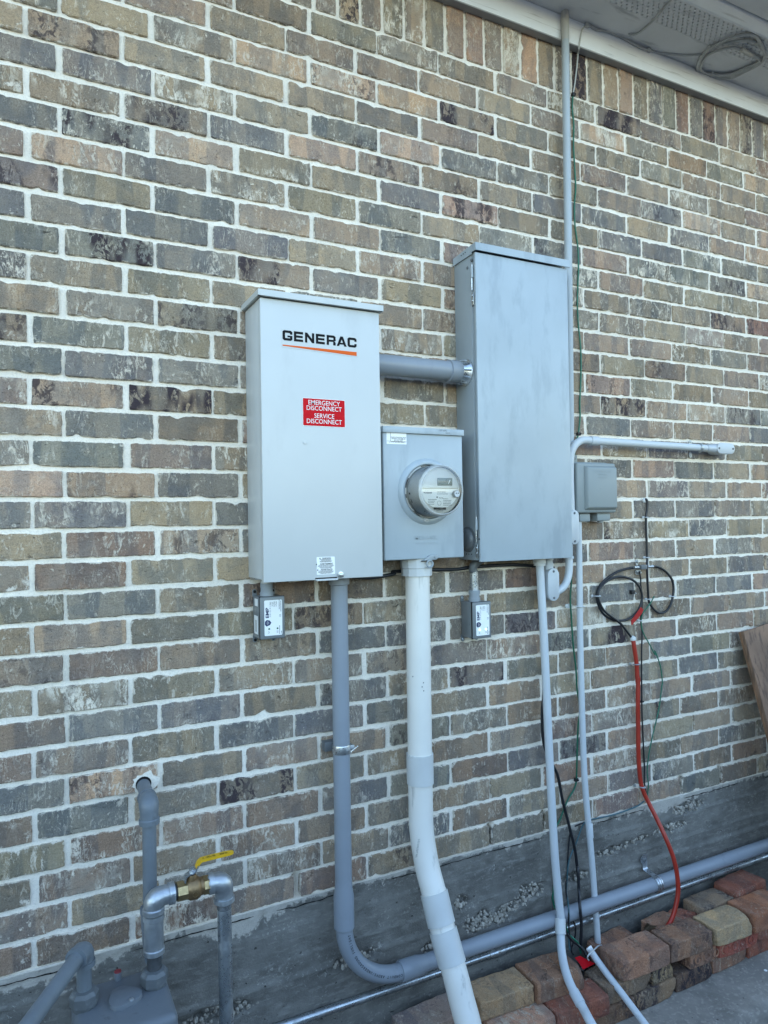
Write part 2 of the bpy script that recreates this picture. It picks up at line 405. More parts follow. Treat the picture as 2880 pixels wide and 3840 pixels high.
MT['coax'] = surf('black_cable_jacket', (.012, .013, .016), .42, 0, .1, 30)
MT['green_wire'] = surf('green_wire_jacket', (.012, .13, .075), .4, 0, .12, 30, (.02, .05, .04, .5), .6, 30, (1, 1, 1))
MT['teal_wire'] = surf('faded_teal_jacket', (.05, .12, .14), .45, 0, .15, 30)
MT['white_wire'] = surf('white_painted_cable', (.50, .50, .48), .55, 0, .05, 30)
MT['orange_duct'] = surf('red_orange_duct', (.34, .026, .012), .42, 0, .06, 14, (.24, .03, .018, .5), .6, 24, (1, 1, .4), .08, 200)
MT['wood'] = surf('weathered_pine', (.20, .115, .070), .8, 0, .26, 5, (.085, .05, .033, .8), .47, 60, (1.0, 1., .05), .5, 180)
MT['wood_edge'] = surf('raw_pine_edge', (.20, .105, .055), .8, 0, .25, 14, (.08, .05, .03, .6), .5, 60, (1, 1, .08), .6, 160)
MT['leaf'] = surf('dry_leaf', (.13, .085, .045), .8, 0, .3, 40)
MT['clip'] = surf('white_nail_clip', (.55, .56, .56), .45, 0, .04)
MT['led_on'] = N('lit_indicator').out((.6, .9, .7), .3)
MT['led_on'].node_tree.nodes['Principled BSDF'].inputs['Emission Color'].default_value = (.55, 1, .70, 1)
MT['led_on'].node_tree.nodes['Principled BSDF'].inputs['Emission Strength'].default_value = .9
MT['led_off'] = surf('dark_green_indicator', (.01, .10, .03), .2)
g_ = N('clear_polycarbonate')                              # thin clear shell: lets light straight through, mirrors the sky at grazing angles
_tr = g_.n('BsdfTransparent'); _tr.inputs[0].default_value = (.99, .995, .995, 1)
_gl = g_.n('BsdfGlossy'); _gl.inputs['Roughness'].default_value = .06
_fr = g_.n('Fresnel'); _fr.inputs[0].default_value = 1.45; _mx = g_.n('MixShader')
g_.l(_fr.outputs[0], _mx.inputs[0]); g_.l(_tr.outputs[0], _mx.inputs[1]); g_.l(_gl.outputs[0], _mx.inputs[2])
g_.l(_mx.outputs[0], g_.t.nodes['Material Output'].inputs[0]); MT['clear'] = g_.m
g_ = N('glint_rim'); _tr = g_.n('BsdfTransparent'); _mx = g_.n('MixShader'); _mx.inputs[0].default_value = .42  # white mixed into the clear rim paints its bright glints
g_.out((.72, .74, .72), .12); g_.l(_tr.outputs[0], _mx.inputs[1]); g_.l(g_.p.outputs[0], _mx.inputs[2]); g_.l(_mx.outputs[0], g_.t.nodes['Material Output'].inputs[0]); MT['rim'] = g_.m

# ------------------------------------------------------------------ ground and paving
L, H, Z0 = 0.222, 0.07564, 2.98271
WX0, WX1 = -1.4, 4.4
g = MB()
GP = [(60, -.08), (-2.3, -.08), (-2.7, -.03), (-3.1, .25), (-3.6, .9), (-4.1, 1.45), (-4.6, 1.72), (-5.4, 1.80), (-60, 1.85)]   # unseen bank added behind the camera, blocks low sky to darken the wall foot
for (ya_, za_), (yb_, zb_) in zip(GP, GP[1:]): g.quad((-60, ya_, za_), (60, ya_, za_), (60, yb_, zb_), (-60, yb_, zb_))
bmesh.ops.remove_doubles(g.bm, verts=list(g.bm.verts), dist=1e-5)
g.build('ground', MT['grass'], kind='structure')
g = MB()
prof = [(-.012, -.078), (-.012, .07), (-.375, .07), (-.392, .066), (-.404, .056), (-.409, .042), (-.412, -.078)]
for (ya_, za_), (yb_, zb_) in zip(prof, prof[1:]):
    g.quad((WX0, ya_, za_), (WX1, ya_, za_), (WX1, yb_, zb_), (WX0, yb_, zb_))
b_ = g.bm; bmesh.ops.remove_doubles(b_, verts=list(b_.verts), dist=1e-5)
g.build('path', MT['slab'], kind='structure')
# soil lying in the gap behind the loose bricks
rnd = random.Random(5)
nx, ny = 150, 8; vv = []; ff = []
for i in range(nx+1):
    for j in range(ny+1):
        x = 0.9+2.4*i/nx; y = -.004-.12*j/ny
        vv.append((x, y, .083+.03*(1-j/ny)*.6+.022*noise.noise((x*14, y*14, 2))+.01*noise.noise((x*60, y*60, 5))-(.03 if j == ny else 0)))
for i in range(nx):
    for j in range(ny):
        a = i*(ny+1)+j; ff.append((a, a+1, a+ny+2, a+ny+1))
me = bpy.data.meshes.new('soil'); me.from_pydata(vv, [], ff); tag(link('soil', me, MT['soil']), kind='structure')

# ------------------------------------------------------------------ the house wall
house = thing('house_wall', 'brown and grey brick house wall on a grey concrete foundation under painted eaves', 'wall', (1.4, 0, -.08))
TONES = {(1,-1): ('T',0,0),(0,0): ('T',0.15,0),(-1,1): ('T',0,0),(1,0): ('T',0.1,0.4),(1,1): ('T',0,0),(0,1): ('O',0.5,0),(2,-1): ('S',0,0),(2,0): ('S',0.25,0),(3,-1): ('O',0.3,0),(3,0): ('O',0.4,0),(2,1): ('T',0.7,0),(4,-1): ('S',0,0),(4,0): ('S',0.5,0.5),(3,1): ('M',0.3,0.45),(5,-1): ('M',0,0),(5,0): ('P',0.35,0.15),(4,1): ('P',0.3,0),(6,-1): ('M',0.1,0.4),(6,0): ('O',0.1,0),(5,1): ('S',0.1,0),(7,-1): ('S',0,0),(7,0): ('S',0.1,0),(6,1): ('S',0.1,0),(8,-1): ('S',0.2,0),(8,0): ('S',0.3,0.6),(7,1): ('S',0,0),(9,-1): ('S',0.5,0),(9,0): ('O',0.2,0),(8,1): ('S',0.3,0),(10,-1): ('O',0.1,0),(10,0): ('O',0.35,0),(9,1): ('O',0.05,0.2),(11,-1): ('M',0.1,0.4),(11,0): ('S',0.4,0),(11,1): ('O',0.4,0),(10,1): ('O',0.1,0.4),(12,-1): ('S',0,0),(12,0): ('S',0.35,0),(12,1): ('S',0.3,0),(13,-1): ('M',0.4,0),(13,0): ('T',0.15,0.45),(13,1): ('O',0.25,0.7),(14,-1): ('O',0.3,0),(14,0): ('S',0.1,0),(14,1): ('B',0.05,0),(15,-1): ('S',0.4,0),(15,0): ('S',0.35,0),(15,1): ('M',0.2,0),(16,-1): ('P',0.1,0),(16,0): ('T',0.05,0.5),(16,1): ('S',0.05,0),(17,-1): ('S',0.1,0),(17,0): ('S',0.45,0),(17,1): ('T',0.05,0),(18,-1): ('T',0.1,0),(18,0): ('B',0.3,0),(18,1): ('T',0.3,0.3),(19,-1): ('O',0.15,0),(19,0): ('R2',0.2,0),(19,1): ('T',0.2,0),(20,-1): ('O',0.15,0),(20,0): ('S',0.1,0),(20,1): ('O',0.3,0),(21,-1): ('B',0.0,0.3),(21,0): ('T',0.05,0),(21,1): ('O',0.15,0),(22,-1): ('O',0,0.2),(22,0): ('B',0.05,0),(22,1): ('B',0.05,0),(23,-1): ('O',0.25,0),(23,0): ('O',0.7,0),(23,1): ('O',0.15,0),(24,-1): ('B',0.1,0),(24,0): ('S',0.05,0),(24,1): ('S',0.2,0.2),(25,-1): ('B',0.2,0),(25,0): ('O',0.25,0),(25,1): ('O',0.15,0),(26,-1): ('S',0.15,0),(26,0): ('N',0.35,0.35),(26,1): ('O',0.1,0),(27,-1): ('B',0.3,0),(27,0): ('S',0.3,0),(27,1): ('O',0.2,0),(28,-1): ('O',0.4,0),(28,0): ('B',0.45,0),(28,1): ('O',0.3,0),(29,-1): ('B',0.15,0),(29,0): ('B',0.5,0),(29,1): ('B',0.4,0),(30,-1): ('O',0.4,0),(30,0): ('O',0.05,0),(31,1): ('R2',0.7,0),(31,-1): ('B',0,0),(31,0): ('B',0.05,0),(-1,2): ('T',0,0),(0,2): ('N',0.3,0),(1,2): ('T',0,0),(-2,2): ('B',0,0),(-2,3): ('O',0,0),(-1,3): ('O',0.2,0),(-1,4): ('O',0,0),(0,3): ('P',0.6,0.3),(1,3): ('T',0.1,0),(1,4): ('M',0.1,0),(2,2): ('O',0.1,0),(2,3): ('S',0.3,0.35),(3,2): ('S',0,0),(3,3): ('P',0.1,0),(4,2): ('O',0.5,0),(4,3): ('O',0.1,0),(5,2): ('O',0.6,0),(5,3): ('O',0.1,0),(6,2): ('P',0.3,0),(6,3): ('O',0.1,0),(7,2): ('S',0.1,0),(7,3): ('T',0.15,0),(8,2): ('B',0.2,0.5),(8,3): ('S',0.3,0),(9,2): ('T',0.2,0),(-2,4): ('O',0.5,0),(-2,5): ('O',0.2,0),(-2,6): ('O',0.4,0),(-1,5): ('T',0,0),(-1,6): ('T',0,0),(-1,7): ('O',0.35,0),(0,4): ('N',0.2,0),(0,5): ('M',0.05,0.6),(0,6): ('O',0,0),(1,5): ('M',0.05,0.2),(1,6): ('O',0,0),(1,7): ('B',0.2,0),(2,4): ('P',0.1,0),(2,5): ('S',0.3,0.2),(2,6): ('S',0.4,0),(3,4): ('O',0.05,0.35),(3,5): ('O',0.05,0.4),(3,6): ('O',0.1,0),(3,7): ('S',0,0),(4,4): ('S',0,0),(4,5): ('P',0.25,0.45),(4,6): ('O',0.1,0),(5,4): ('S',0,0),(5,5): ('P2',0.2,0),(5,6): ('S',0.55,0),(6,4): ('S',0,0),(7,4): ('O',0.3,0),(7,5): ('O',0,0),(8,4): ('T',0.05,0),(9,4): ('T',0,0),(9,5): ('B',0.1,0.2),(5,7): ('S',0.2,0.3),(-2,7): ('O',0.6,0),(-2,8): ('M',0.1,0.7),(-2,9): ('O',0.05,0.4),(-2,10): ('O',0,0),(-2,11): ('T',0.55,0),(-1,8): ('N',0.8,0),(-1,9): ('O',0.35,0),(-1,10): ('N2',0.1,0),(-1,11): ('O',0.3,0),(-1,12): ('N',0.0,0.2),(0,7): ('O',0.1,0),(0,8): ('O',0.2,0.2),(0,9): ('T2',0.25,0),(0,10): ('O',0.3,0),(0,11): ('O',0,0),(1,8): ('O',0.1,0),(1,9): ('O',0.05,0),(1,10): ('O',0.5,0),(1,11): ('O',0.1,0),(2,7): ('O',0.1,0.2),(2,8): ('O',0.1,0),(2,9): ('S',0.4,0.3),(2,10): ('P',0.4,0),(2,11): ('O',0.2,0),(3,8): ('S',0.35,0),(3,9): ('T2',0.05,0),(3,10): ('S',0.4,0),(3,11): ('P2',0.1,0),(4,7): ('O',0,0),(4,8): ('S',0.5,0),(4,9): ('S',0,0),(4,10): ('S',0.5,0),(4,11): ('S',0.35,0),(5,8): ('P2',0.2,0.1),(5,9): ('S',0.65,0),(5,10): ('S',0.5,0),(5,11): ('S',0.4,0.4),(6,7): ('S',0.65,0),(6,8): ('P2',0.2,0),(6,9): ('O',0.2,0),(6,10): ('O',0.2,0),(6,11): ('O',0.3,0),(7,8): ('O',0.1,0),(7,9): ('S',0.3,0),(7,10): ('O',0.15,0),(7,11): ('B',0.1,0.5),(7,12): ('R',0.1,0.4),(8,7): ('O',0.4,0),(8,8): ('O',0.35,0),(8,9): ('O',0.1,0),(8,10): ('P2',0.7,0),(8,11): ('O',0.2,0),(1,12): ('P2',0.1,0),(3,12): ('P',0.3,0),(2,12): ('P',0.1,0),(5,12): ('P',0.2,0.3),(10,7): ('B',0.1,0.2),(10,8): ('O',0.2,0),(10,9): ('B',0.05,0.3),(10,10): ('O',0,0),(10,11): ('O',0,0),(11,8): ('P2',0.05,0.35),(11,9): ('O',0.4,0),(11,10): ('B',0.1,0),(11,11): ('O',0.2,0),(11,12): ('B',0.2,0),(12,7): ('O',0,0),(12,8): ('P2',0.3,0.5),(12,9): ('P2',0.3,0.2),(12,10): ('T',0.5,0),(12,11): ('S',0.2,0.4),(13,8): ('S',0,0),(13,9): ('O',0.4,0),(13,10): ('O',0,0),(13,11): ('P2',0.05,0),(13,12): ('S',0,0),(14,7): ('P2',0.1,0),(15,9): ('P2',0.1,0),(15,10): ('S',0.1,0),(15,11): ('O',0.2,0),(15,12): ('P2',0.1,0),(15,8): ('S',0.3,0),(16,8): ('T',0.1,0),(16,9): ('S',0.4,0),(16,10): ('O',0,0),(16,11): ('O',0,0),(17,8): ('T',0,0),(17,9): ('S',0.2,0),(17,10): ('S',0.2,0),(17,11): ('O',0,0),(18,7): ('B',0.1,0),(18,8): ('T',0.4,0.5),(18,9): ('T',0.6,0),(18,10): ('S',0.4,0),(18,11): ('O',0,0),(19,8): ('P2',0.1,0.2),(19,9): ('O',0.15,0),(19,10): ('O',0,0),(19,11): ('S',0.2,0),(19,12): ('P2',0.1,0),(20,7): ('P2',0,0),(20,8): ('O',0,0),(20,9): ('O',0,0),(20,10): ('O',0,0),(20,11): ('S',0,0),(21,8): ('S',0.15,0),(21,9): ('O',0.3,0),(21,10): ('S',0.2,0),(21,11): ('S',0.2,0),(22,7): ('T',0.7,0),(22,8): ('O',0.3,0),(22,9): ('B',0.2,0),(22,10): ('O',0,0),(22,11): ('O',0,0),(23,8): ('T',0.4,0.8),(23,9): ('O',0,0),(23,10): ('B',0.5,0),(23,11): ('B',0.2,0),(24,8): ('O',0.1,0),(24,9): ('S',0,0),(24,10): ('O',0.3,0),(24,7): ('O',0.1,0),(25,9): ('O',0,0),(25,10): ('S',0.2,0),(25,11): ('O',0,0),(25,8): ('B',0.1,0),(26,9): ('O',0.1,0),(26,10): ('O',0,0),(26,7): ('B',0.2,0),(26,8): ('O',0.5,0),(27,9): ('O',0.1,0.7),(27,10): ('B',0,0),(27,8): ('O',0.6,0),(28,9): ('O',0,0),(28,10): ('O',0.2,0),(28,8): ('P2',0.2,0),(28,7): ('S',0.1,0.5),(29,9): ('B',0.2,0),(29,10): ('O',0,0),(29,11): ('S',0.3,0),(29,8): ('T',0.6,0.2),(30,9): ('S',0.4,0),(30,10): ('B',0.1,0),(30,11): ('R2',0.0,0.4),(30,8): ('S',0.1,0),(31,10): ('S',0,0),(31,9): ('P2',0.3,0),(31,11): ('B',0,0),(30,7): ('O',0.2,0),(31,8): ('P2',0.3,0),(31,7): ('O',0,0),(29,7): ('R2',0.1,0),(25,2): ('S',0.35,0),(24,2): ('B',0,0),(26,2): ('O',0.4,0),(27,2): ('B',0.1,0.5),(28,2): ('B',0,0),(29,2): ('B',0.4,0),(30,2): ('B',0.5,0),(31,2): ('O',0.1,0),(31,3): ('R2',0.3,0),(29,3): ('O',0,0),(26,3): ('O',0,0),(25,3): ('S',0,0),(13,2): ('O',0,0.1),(15,2): ('O',0.5,0),(17,2): ('S',0.1,0.2),(19,2): ('T',0.05,0),(20,2): ('B',0,0.3),(21,2): ('O',0.15,0),(22,2): ('O',0.2,0.2),(23,2): ('O',0.4,0),(21,3): ('B',0.1,0.4),(22,3): ('S',0.2,0),(23,3): ('O',0.3,0),(20,3): ('B',0.1,0.2),(26,5): ('O',0.3,0),(26,4): ('S',0.1,0.3),(25,6): ('P2',0.1,0),(26,6): ('B',0,0),(25,5): ('O',0.2,0),(27,5): ('B',0,0),(27,6): ('O',0,0),(28,4): ('S',0,0),(28,5): ('B',0.1,0),(28,6): ('S',0,0),(29,5): ('O',0,0),(29,6): ('O',0,0),(30,4): ('S',0.5,0),(30,5): ('B',0.2,0),(30,6): ('O',0.3,0),(31,5): ('O',0,0),(31,6): ('S',0,0),(11,4): ('O',0.1,0),(12,4): ('O',0.3,0.1),(13,4): ('O',0.3,0),(13,5): ('O',0.2,0),(20,6): ('R2',0.1,0.1),(21,6): ('O',0,0),(22,6): ('S',0.05,0.4),(23,6): ('P2',0.6,0),(23,5): ('S',0.35,0),(22,5): ('O',0,0),(24,5): ('M',0.1,0.5),(24,6): ('O',0.1,0)}
SOLD = {24: ('O',0.2,0),21: ('O',0,0),23: ('R2',0.0,0.6),25: ('P2',0.1,0),26: ('P2',0.1,0),27: ('O',0.3,0),28: ('S',0.5,0),29: ('S',0,0),30: ('R2',0.1,0),31: ('S',0,0),32: ('R2',0.05,0.4),34: ('T',0.2,0.2),35: ('O',0.1,0.4),36: ('S',0,0),13: ('O',0.6,0),14: ('T',0.7,0),15: ('O',0,0),16: ('N',0.1,0),17: ('N',0.0,0),18: ('P2',0.3,0),19: ('T',0.7,0),20: ('N',0.1,0),10: ('T',0.3,0),11: ('T',0,0.5),12: ('O',0.3,0)}
PAL = {'O': (.212, .160, .108), 'S': (.148, .134, .118), 'T': (.262, .186, .118), 'B': (.190, .130, .088), 'M': (.186, .138, .106),
       'P': (.330, .205, .140), 'P2': (.255, .165, .112), 'N': (.345, .205, .118), 'N2': (.215, .132, .080), 'R': (.205, .090, .062), 'R2': (.20, .120, .086), 'T2': (.265, .200, .130)}
rb = random.Random(11)
def pick(key, table):
    if key in table:
        t, wh, dk = table[key]
        wh = max(wh, rb.uniform(0, .18))
    else:
        t = rb.choices(['O', 'S', 'T', 'B', 'M', 'P2', 'R2'], [45, 22, 10, 14, 6, 5, 2])[0]
        wh = rb.choice((0.05, .1, .2, .35, .5)); dk = rb.choice((0, 0, 0, .1, .3))
    k = rb.uniform(.90, 1.10); c = PAL[t]; g_ = .3*c[0]+.5*c[1]+.2*c[2]; c = tuple(1.30*(q*.64+g_*.36*w_)*v_ for q, w_, v_ in zip(c, (1.20, .98, .81), (.985, .982, .965)))
    return tuple(q*k*rb.uniform(.96, 1.04) for q in c), wh, dk
def paint(me, col, prm, edge=None):
    n = len(me.vertices)
    for nm, v in (('tone', col+(1,)), ('prm', prm+(0,))):
        d = np.tile(np.array(v, dtype=np.float32), (n, 1))
        if nm == 'prm' and edge is not None: d[:, 3] = edge
        a = me.color_attributes.new(nm, 'FLOAT_COLOR', 'POINT'); a.data.foreach_set('color', d.ravel())
def brick_shape(w_, h_, seed, nx=22, nz=7):
    """face of one laid brick: wavy arrises, rounded corners, a chip or two; face at y=0, body behind"""
    rr = random.Random(seed); sd_ = rr.uniform(0, 500)
    NV = lambda a, b, c=0.: noise.noise((a+sd_, b-sd_*.7, c))
    chips = []
    for _ in range(rr.choice((1, 2, 3, 4))):
        chips.append((rr.uniform(-.5, .5)*w_, rr.choice((-1, 1)), rr.uniform(.004, .015), rr.uniform(.0012, .0046)))
    rc = [rr.uniform(.002, .007) for _ in range(4)]
    tx, tz, pr = rr.uniform(-.0012, .0012), rr.uniform(-.0012, .0012), rr.uniform(-.0016, .0012)
    V_, F_, E_ = [], [], []
    top = lambda x: h_/2-.0006+.0014*NV(x*16, 3.1)+.0017*NV(x*62, 8.2)+.0013*NV(x*170, 1.2)
    bot = lambda x: -h_/2+.0006+.0014*NV(x*16, 13.1)+.0017*NV(x*62, 18.2)+.0013*NV(x*170, 11.2)
    lef = lambda z: -w_/2+.0016*NV(z*40, 23.1)+.0011*NV(z*120, 28.2)
    rig = lambda z: w_/2+.0016*NV(z*40, 33.1)+.0011*NV(z*120, 38.2)
    for i in range(nx+1):
        for j in range(nz+1):
            u_ = 0. if i == 0 else 1. if i == nx else .0022/w_+(1-.0044/w_)*(i-1)/(nx-2); v_ = 0. if j == 0 else 1. if j == nz else .0022/h_+(1-.0044/h_)*(j-1)/(nz-2)
            x = -w_/2+w_*u_; z = -h_/2+h_*v_
            t_, b_ = top(x), bot(x); l_, r_ = lef(z), rig(z)
            for cx, sg, cw, cd in chips:
                q = math.exp(-((x-cx)/cw)**2)*cd
                if sg > 0: t_ -= q
                else: b_ += q
            X = l_+(r_-l_)*u_; Z = b_+(t_-b_)*v_
            # corner rounding
            for k, (sx, sz) in enumerate(((-1, -1), (1, -1), (1, 1), (-1, 1))):
                ex = (r_ if sx > 0 else l_); ez = (t_ if sz > 0 else b_); R = rc[k]
                dx, dz = (ex-X)*sx, (ez-Z)*sz
                if dx < R and dz < R:
                    qx, qz = R-dx, R-dz; m_ = math.hypot(qx, qz)
                    if m_ > R: X = ex-sx*(R-qx*R/m_); Z = ez-sz*(R-qz*R/m_)
            e = min(i, nx-i, j*1.0, nz-j)
            y = tx*u_*2+tz*v_*2+pr+.0011*NV(x*18, z*30, 4)+.0007*NV(x*60, z*60, 9)
            if e == 0: y += .0024+.0008*NV(x*90, z*90, 2)
            for cx, sg, cw, cd in chips:
                dz = (t_-Z) if sg > 0 else (Z-b_)
                y += math.exp(-((x-cx)/cw)**2)*cd*.5*math.exp(-(dz/.008)**2)
            V_.append((X, y, Z)); E_.append(1. if e == 0 else .78 if e == 1 else .25 if e == 2 and (j in (2, nz-2)) else 0.)
    W_ = nz+1
    for i in range(nx):
        for j in range(nz):
            a = i*W_+j; F_.append((a, a+W_, a+W_+1, a+1))
    ring = [i*W_ for i in range(nx+1)]+[nx*W_+j for j in range(1, nz+1)]+[i*W_+nz for i in range(nx-1, -1, -1)]+[j for j in range(nz-1, 0, -1)]
    base = len(V_)
    for q in ring: x, y, z = V_[q]; V_.append((x, .022, z)); E_.append(1.)
    n = len(ring)
    for k in range(n): F_.append((ring[(k+1) % n], ring[k], base+k, base+(k+1) % n))
    return V_, F_, E_
def project(p):
    d = Vector(p)-CAM; z = d.dot(_f)
    if z < .1: return None
    return (1440+2662.0*d.dot(_r)/z, 1920-2662.0*d.dot(_u)/z, z)
COVER = [(-.15, .535, .88, 1.51, 2.26), (-.12, 1.228, 1.59, 1.54, 2.51), (-.12, .90, 1.17, 1.555, 1.94)]
def shown(x, z, w_, h_):
    q = project((x, 0, z))
    if q is None or not (-60 < q[0] < 2940 and -60 < q[1] < 3900): return 0
    for yb, xa, xb, za, zb in COVER:
        t = (CAM.y-yb)/CAM.y; p = CAM+(Vector((x, 0, z))-CAM)*t
        if xa+.03 < p.x < xb-.03 and za+.02 < p.z < zb-.02: return 0
    return w_*h_/q[2]**3
JH, JV = .0098, .0112
specs = []
for c in range(-2, 32):
    zc = Z0-c*H
    off = 0 if c % 2 else L/3
    for n in range(int((WX0-off)/L)-1, int((WX1-off)/L)+1):
        x0 = n*L+off; jx = rb.uniform(-.003, .003); dw = rb.uniform(-.003, .002)
        gz = rb.uniform(-.0012, .0012)
        col, wh, dk = pick((c, n), TONES)
        specs.append((x0+L/2+jx, zc+gz, L-JV+dw, H-JH+rb.uniform(-.0015, .001), col, wh, dk, False))
for mI in range(int(WX0/H), int(WX1/H)):
    col, wh, dk = pick(mI, SOLD)
    specs.append(((mI+.5)*H+rb.uniform(-.0015, .0015), Z0+2.5*H+.1045, .2+rb.uniform(-.002, .002), H-.0105, col, wh, dk, True))
order = sorted(range(len(specs)), key=lambda i: -shown(*specs[i][:4]))
rank = {i: k for k, i in enumerate(order)}
allv, allf, allc, allp = [], [], [], []
for i, (x, z, w_, h_, col, wh, dk, up) in enumerate(specs):
    vis = shown(x, z, w_, h_) > 0
    V_, F_, E_ = brick_shape(w_, h_, i*7+3, *( (32, 9) if vis else (6, 4)))
    if up: V_ = [(b, y, -a) for a, y, b in V_]; V_ = [(-a, y, -b) for a, y, b in V_]
    if up: F_ = F_
    prm = (rb.random(), wh, dk)
    if rank[i] < 300 and vis:
        me = bpy.data.meshes.new('brick'); me.from_pydata(V_, [], F_)
        me.polygons.foreach_set('use_smooth', [True]*len(F_)); me.set_sharp_from_angle(angle=math.radians(28)); paint(me, col, prm, E_)
        link('brick', me, MT['brick'], house, (x, 0, z))
    else:
        o_ = len(allv)
        allv += [(a+x, y, b+z) for a, y, b in V_]; allf += [tuple(q+o_ for q in f_) for f_ in F_]
        allc += [col+(1,)]*len(V_); allp += [prm+(q,) for q in E_]
me = bpy.data.meshes.new('further_bricks'); me.from_pydata(allv, [], allf); me.polygons.foreach_set('use_smooth', [True]*len(allf)); me.set_sharp_from_angle(angle=math.radians(28))
for nm, d in (('tone', allc), ('prm', allp)):
    a = me.color_attributes.new(nm, 'FLOAT_COLOR', 'POINT'); a.data.foreach_set('color', np.array(d, dtype=np.float32).ravel())
tag(link('further_bricks', me, MT['brick'], house), kind='stuff')

# mortar: one lumpy bed behind the brick faces
xs = np.concatenate([np.arange(WX0, -.16, .06), np.arange(-.16, 2.96, .0075), np.arange(2.96, WX1, .06)])
zs = np.arange(.603, 3.40, .0075)
WEEP = [(1.33639), (1.56345), (0.67461), (2.22575), (2.44932)]
WEEP = [round(q/L)*L for q in WEEP]
vv = []; st = []
for x in xs:
    for z in zs:
        y = .0062+.0013*noise.noise((x*30, z*30, 1.))+.0011*noise.noise((x*95, z*95, 7.))+.0006*noise.noise((x*260, z*260, 3.))
        s_ = 0.
        if z < .674:
            for wx in WEEP:
                if abs(x-wx) < .009: y = .035
        vv.append((x, y, z)); st.append(s_)
nz_ = len(zs); ff = [(i*nz_+j, (i+1)*nz_+j, (i+1)*nz_+j+1, i*nz_+j+1) for i in range(len(xs)-1) for j in range(nz_-1)]
me = bpy.data.meshes.new('mortar'); me.from_pydata(vv, [], ff); me.polygons.foreach_set('use_smooth', [True]*len(ff))
a = me.attributes.new('stain', 'FLOAT', 'POINT'); a.data.foreach_set('value', st)
link('mortar', me, MT['mortar'], house)
b_ = MB(); b_.box(WX0, WX1, .045, .16, -.1, 3.43); b_.build('wall_backing', MT['hole'], house)
# foundation: board-formed concrete with ridges, honeycombing and mortar droppings along its top
LINES = [0.53201, 0.39189, 0.39285, 0.44206]
HONEY = [((1.27062, 0.37333), .07, .035), ((1.34542, 0.36047), .08, .022), ((1.38196, 0.38008), .05, .02), ((1.48299, 0.41736), .07, .03),
         ((1.4144, 0.39012), .08, .02), ((1.84679, 0.47103), .10, .014), ((1.9781, 0.4816), .08, .012), ((2.14897, 0.49157), .10, .022),
         ((2.25276, 0.54783), .10, .025), ((0.43405, 0.35641), .12, .03), ((1.08962, 0.34239), .06, .02), ((1.69168, 0.41888), .07, .02),
         ((1.21196, 0.44957), .03, .035), ((0.83732, 0.38165), .1, .02)]
xs = np.concatenate([np.arange(WX0, -.16, .06), np.arange(-.16, 2.96, .006), np.arange(2.96, WX1, .06)])
zs = np.concatenate([np.arange(-.1, .1, .04), np.arange(.1, .6045, .006)])
vv = []; st = []
for x in xs:
    for z in zs:
        y = -.004+.0022*noise.noise((x*5, z*9, 4.))+.0013*noise.noise((x*40, z*40, 9.))+.0055*max(0., noise.noise((x*17, z*26, 6.))-.36)*(1+noise.noise((x*80, z*80, 1.)))*2
        for k, lz in enumerate(LINES):
            d = z-lz-.004*noise.noise((x*3, k*5., 1.))
            y += (.0016 if d > 0 else -.0012)*math.exp(-abs(d)/.05)
            y -= .0028*math.exp(-(d/.0045)**2)*(.4+.8*max(0, noise.noise((x*7, k*9., 3.))+.4))
        hm = 0.
        for (hx, hz), rx, rz in HONEY:
            hm = max(hm, math.exp(-((x-hx)/rx)**2-((z-hz)/rz)**2))
        hm = max(0., min(1., (hm+.45*noise.noise((x*25, z*25, 2.))-.42)*3.2))
        if hm > 0:
            d1 = noise.voronoi((x*62, 3., z*62))[0]
            y += hm*(.016-.030*max(0., .60-d1[0]))
        sm = 0.
        dz = .604-z; edge = .010+.020*noise.noise((x*6, 1., 0.))+.018*noise.noise((x*24, 2., 0.))+.012*noise.noise((x*70, 2., 0.))+.046*math.exp(-((x-.50)/.09)**2)+.026*math.exp(-((x-.02)/.14)**2)+.03*math.exp(-((x-2.15)/.14)**2)
        sm = max(0., min(1., .60+(edge-dz)*16-.22*max(0, noise.noise((x*33, z*33, 5.)))))
        for lz, xa, xb in ((LINES[0], -.2, .45),):
            if xa < x < xb: sm = max(sm, .62*math.exp(-((z-lz)/.010)**2)*(.6+.7*noise.noise((x*10, 4., 4.))))
        if dz < .02: y -= .004*min(1, (.02-dz)/.012)*(.6+.8*noise.noise((x*40, z*40, 0.)))
        sm = max(sm, hm*(.50 if d1[0] < .35 else .30)) if hm > 0 else sm
        y -= .003*max(0, sm-.45)*(1+noise.noise((x*90, z*90, 0.)))
        vv.append((x, y, z)); st.append(sm)
nz_ = len(zs); ff = [(i*nz_+j, (i+1)*nz_+j, (i+1)*nz_+j+1, i*nz_+j+1) for i in range(len(xs)-1) for j in range(nz_-1)]
me = bpy.data.meshes.new('foundation'); me.from_pydata(vv, [], ff); me.polygons.foreach_set('use_smooth', [True]*len(ff))
a = me.attributes.new('smear', 'FLOAT', 'POINT'); a.data.foreach_set('value', st)
fo = link('foundation', me, MT['foundation'], house)
NZF = len(zs); XI = list(xs)
m = MB(); run = []; rr = random.Random(31)
for i_, x_ in enumerate(XI):
    if not -.15 < x_ < 2.95: continue
    zc_ = .588+.006*noise.noise((x_*5, 8., 0.))+.004*noise.noise((x_*31, 8., 0.))
    j_ = int(np.argmin(np.abs(zs-zc_))); run.append((x_, vv[i_*NZF+j_][1]-.0004, zc_+rr.uniform(-.0012, .0012)))
    if noise.noise((x_*4, 3., 3.)) < -.15 or x_ > 2.94:
        if len(run) > 6: m.tube(run[::2], [.0004]+[rr.uniform(.0008, .0021) for _ in run[::2][1:-1]]+[.0004], 5)
        run = []
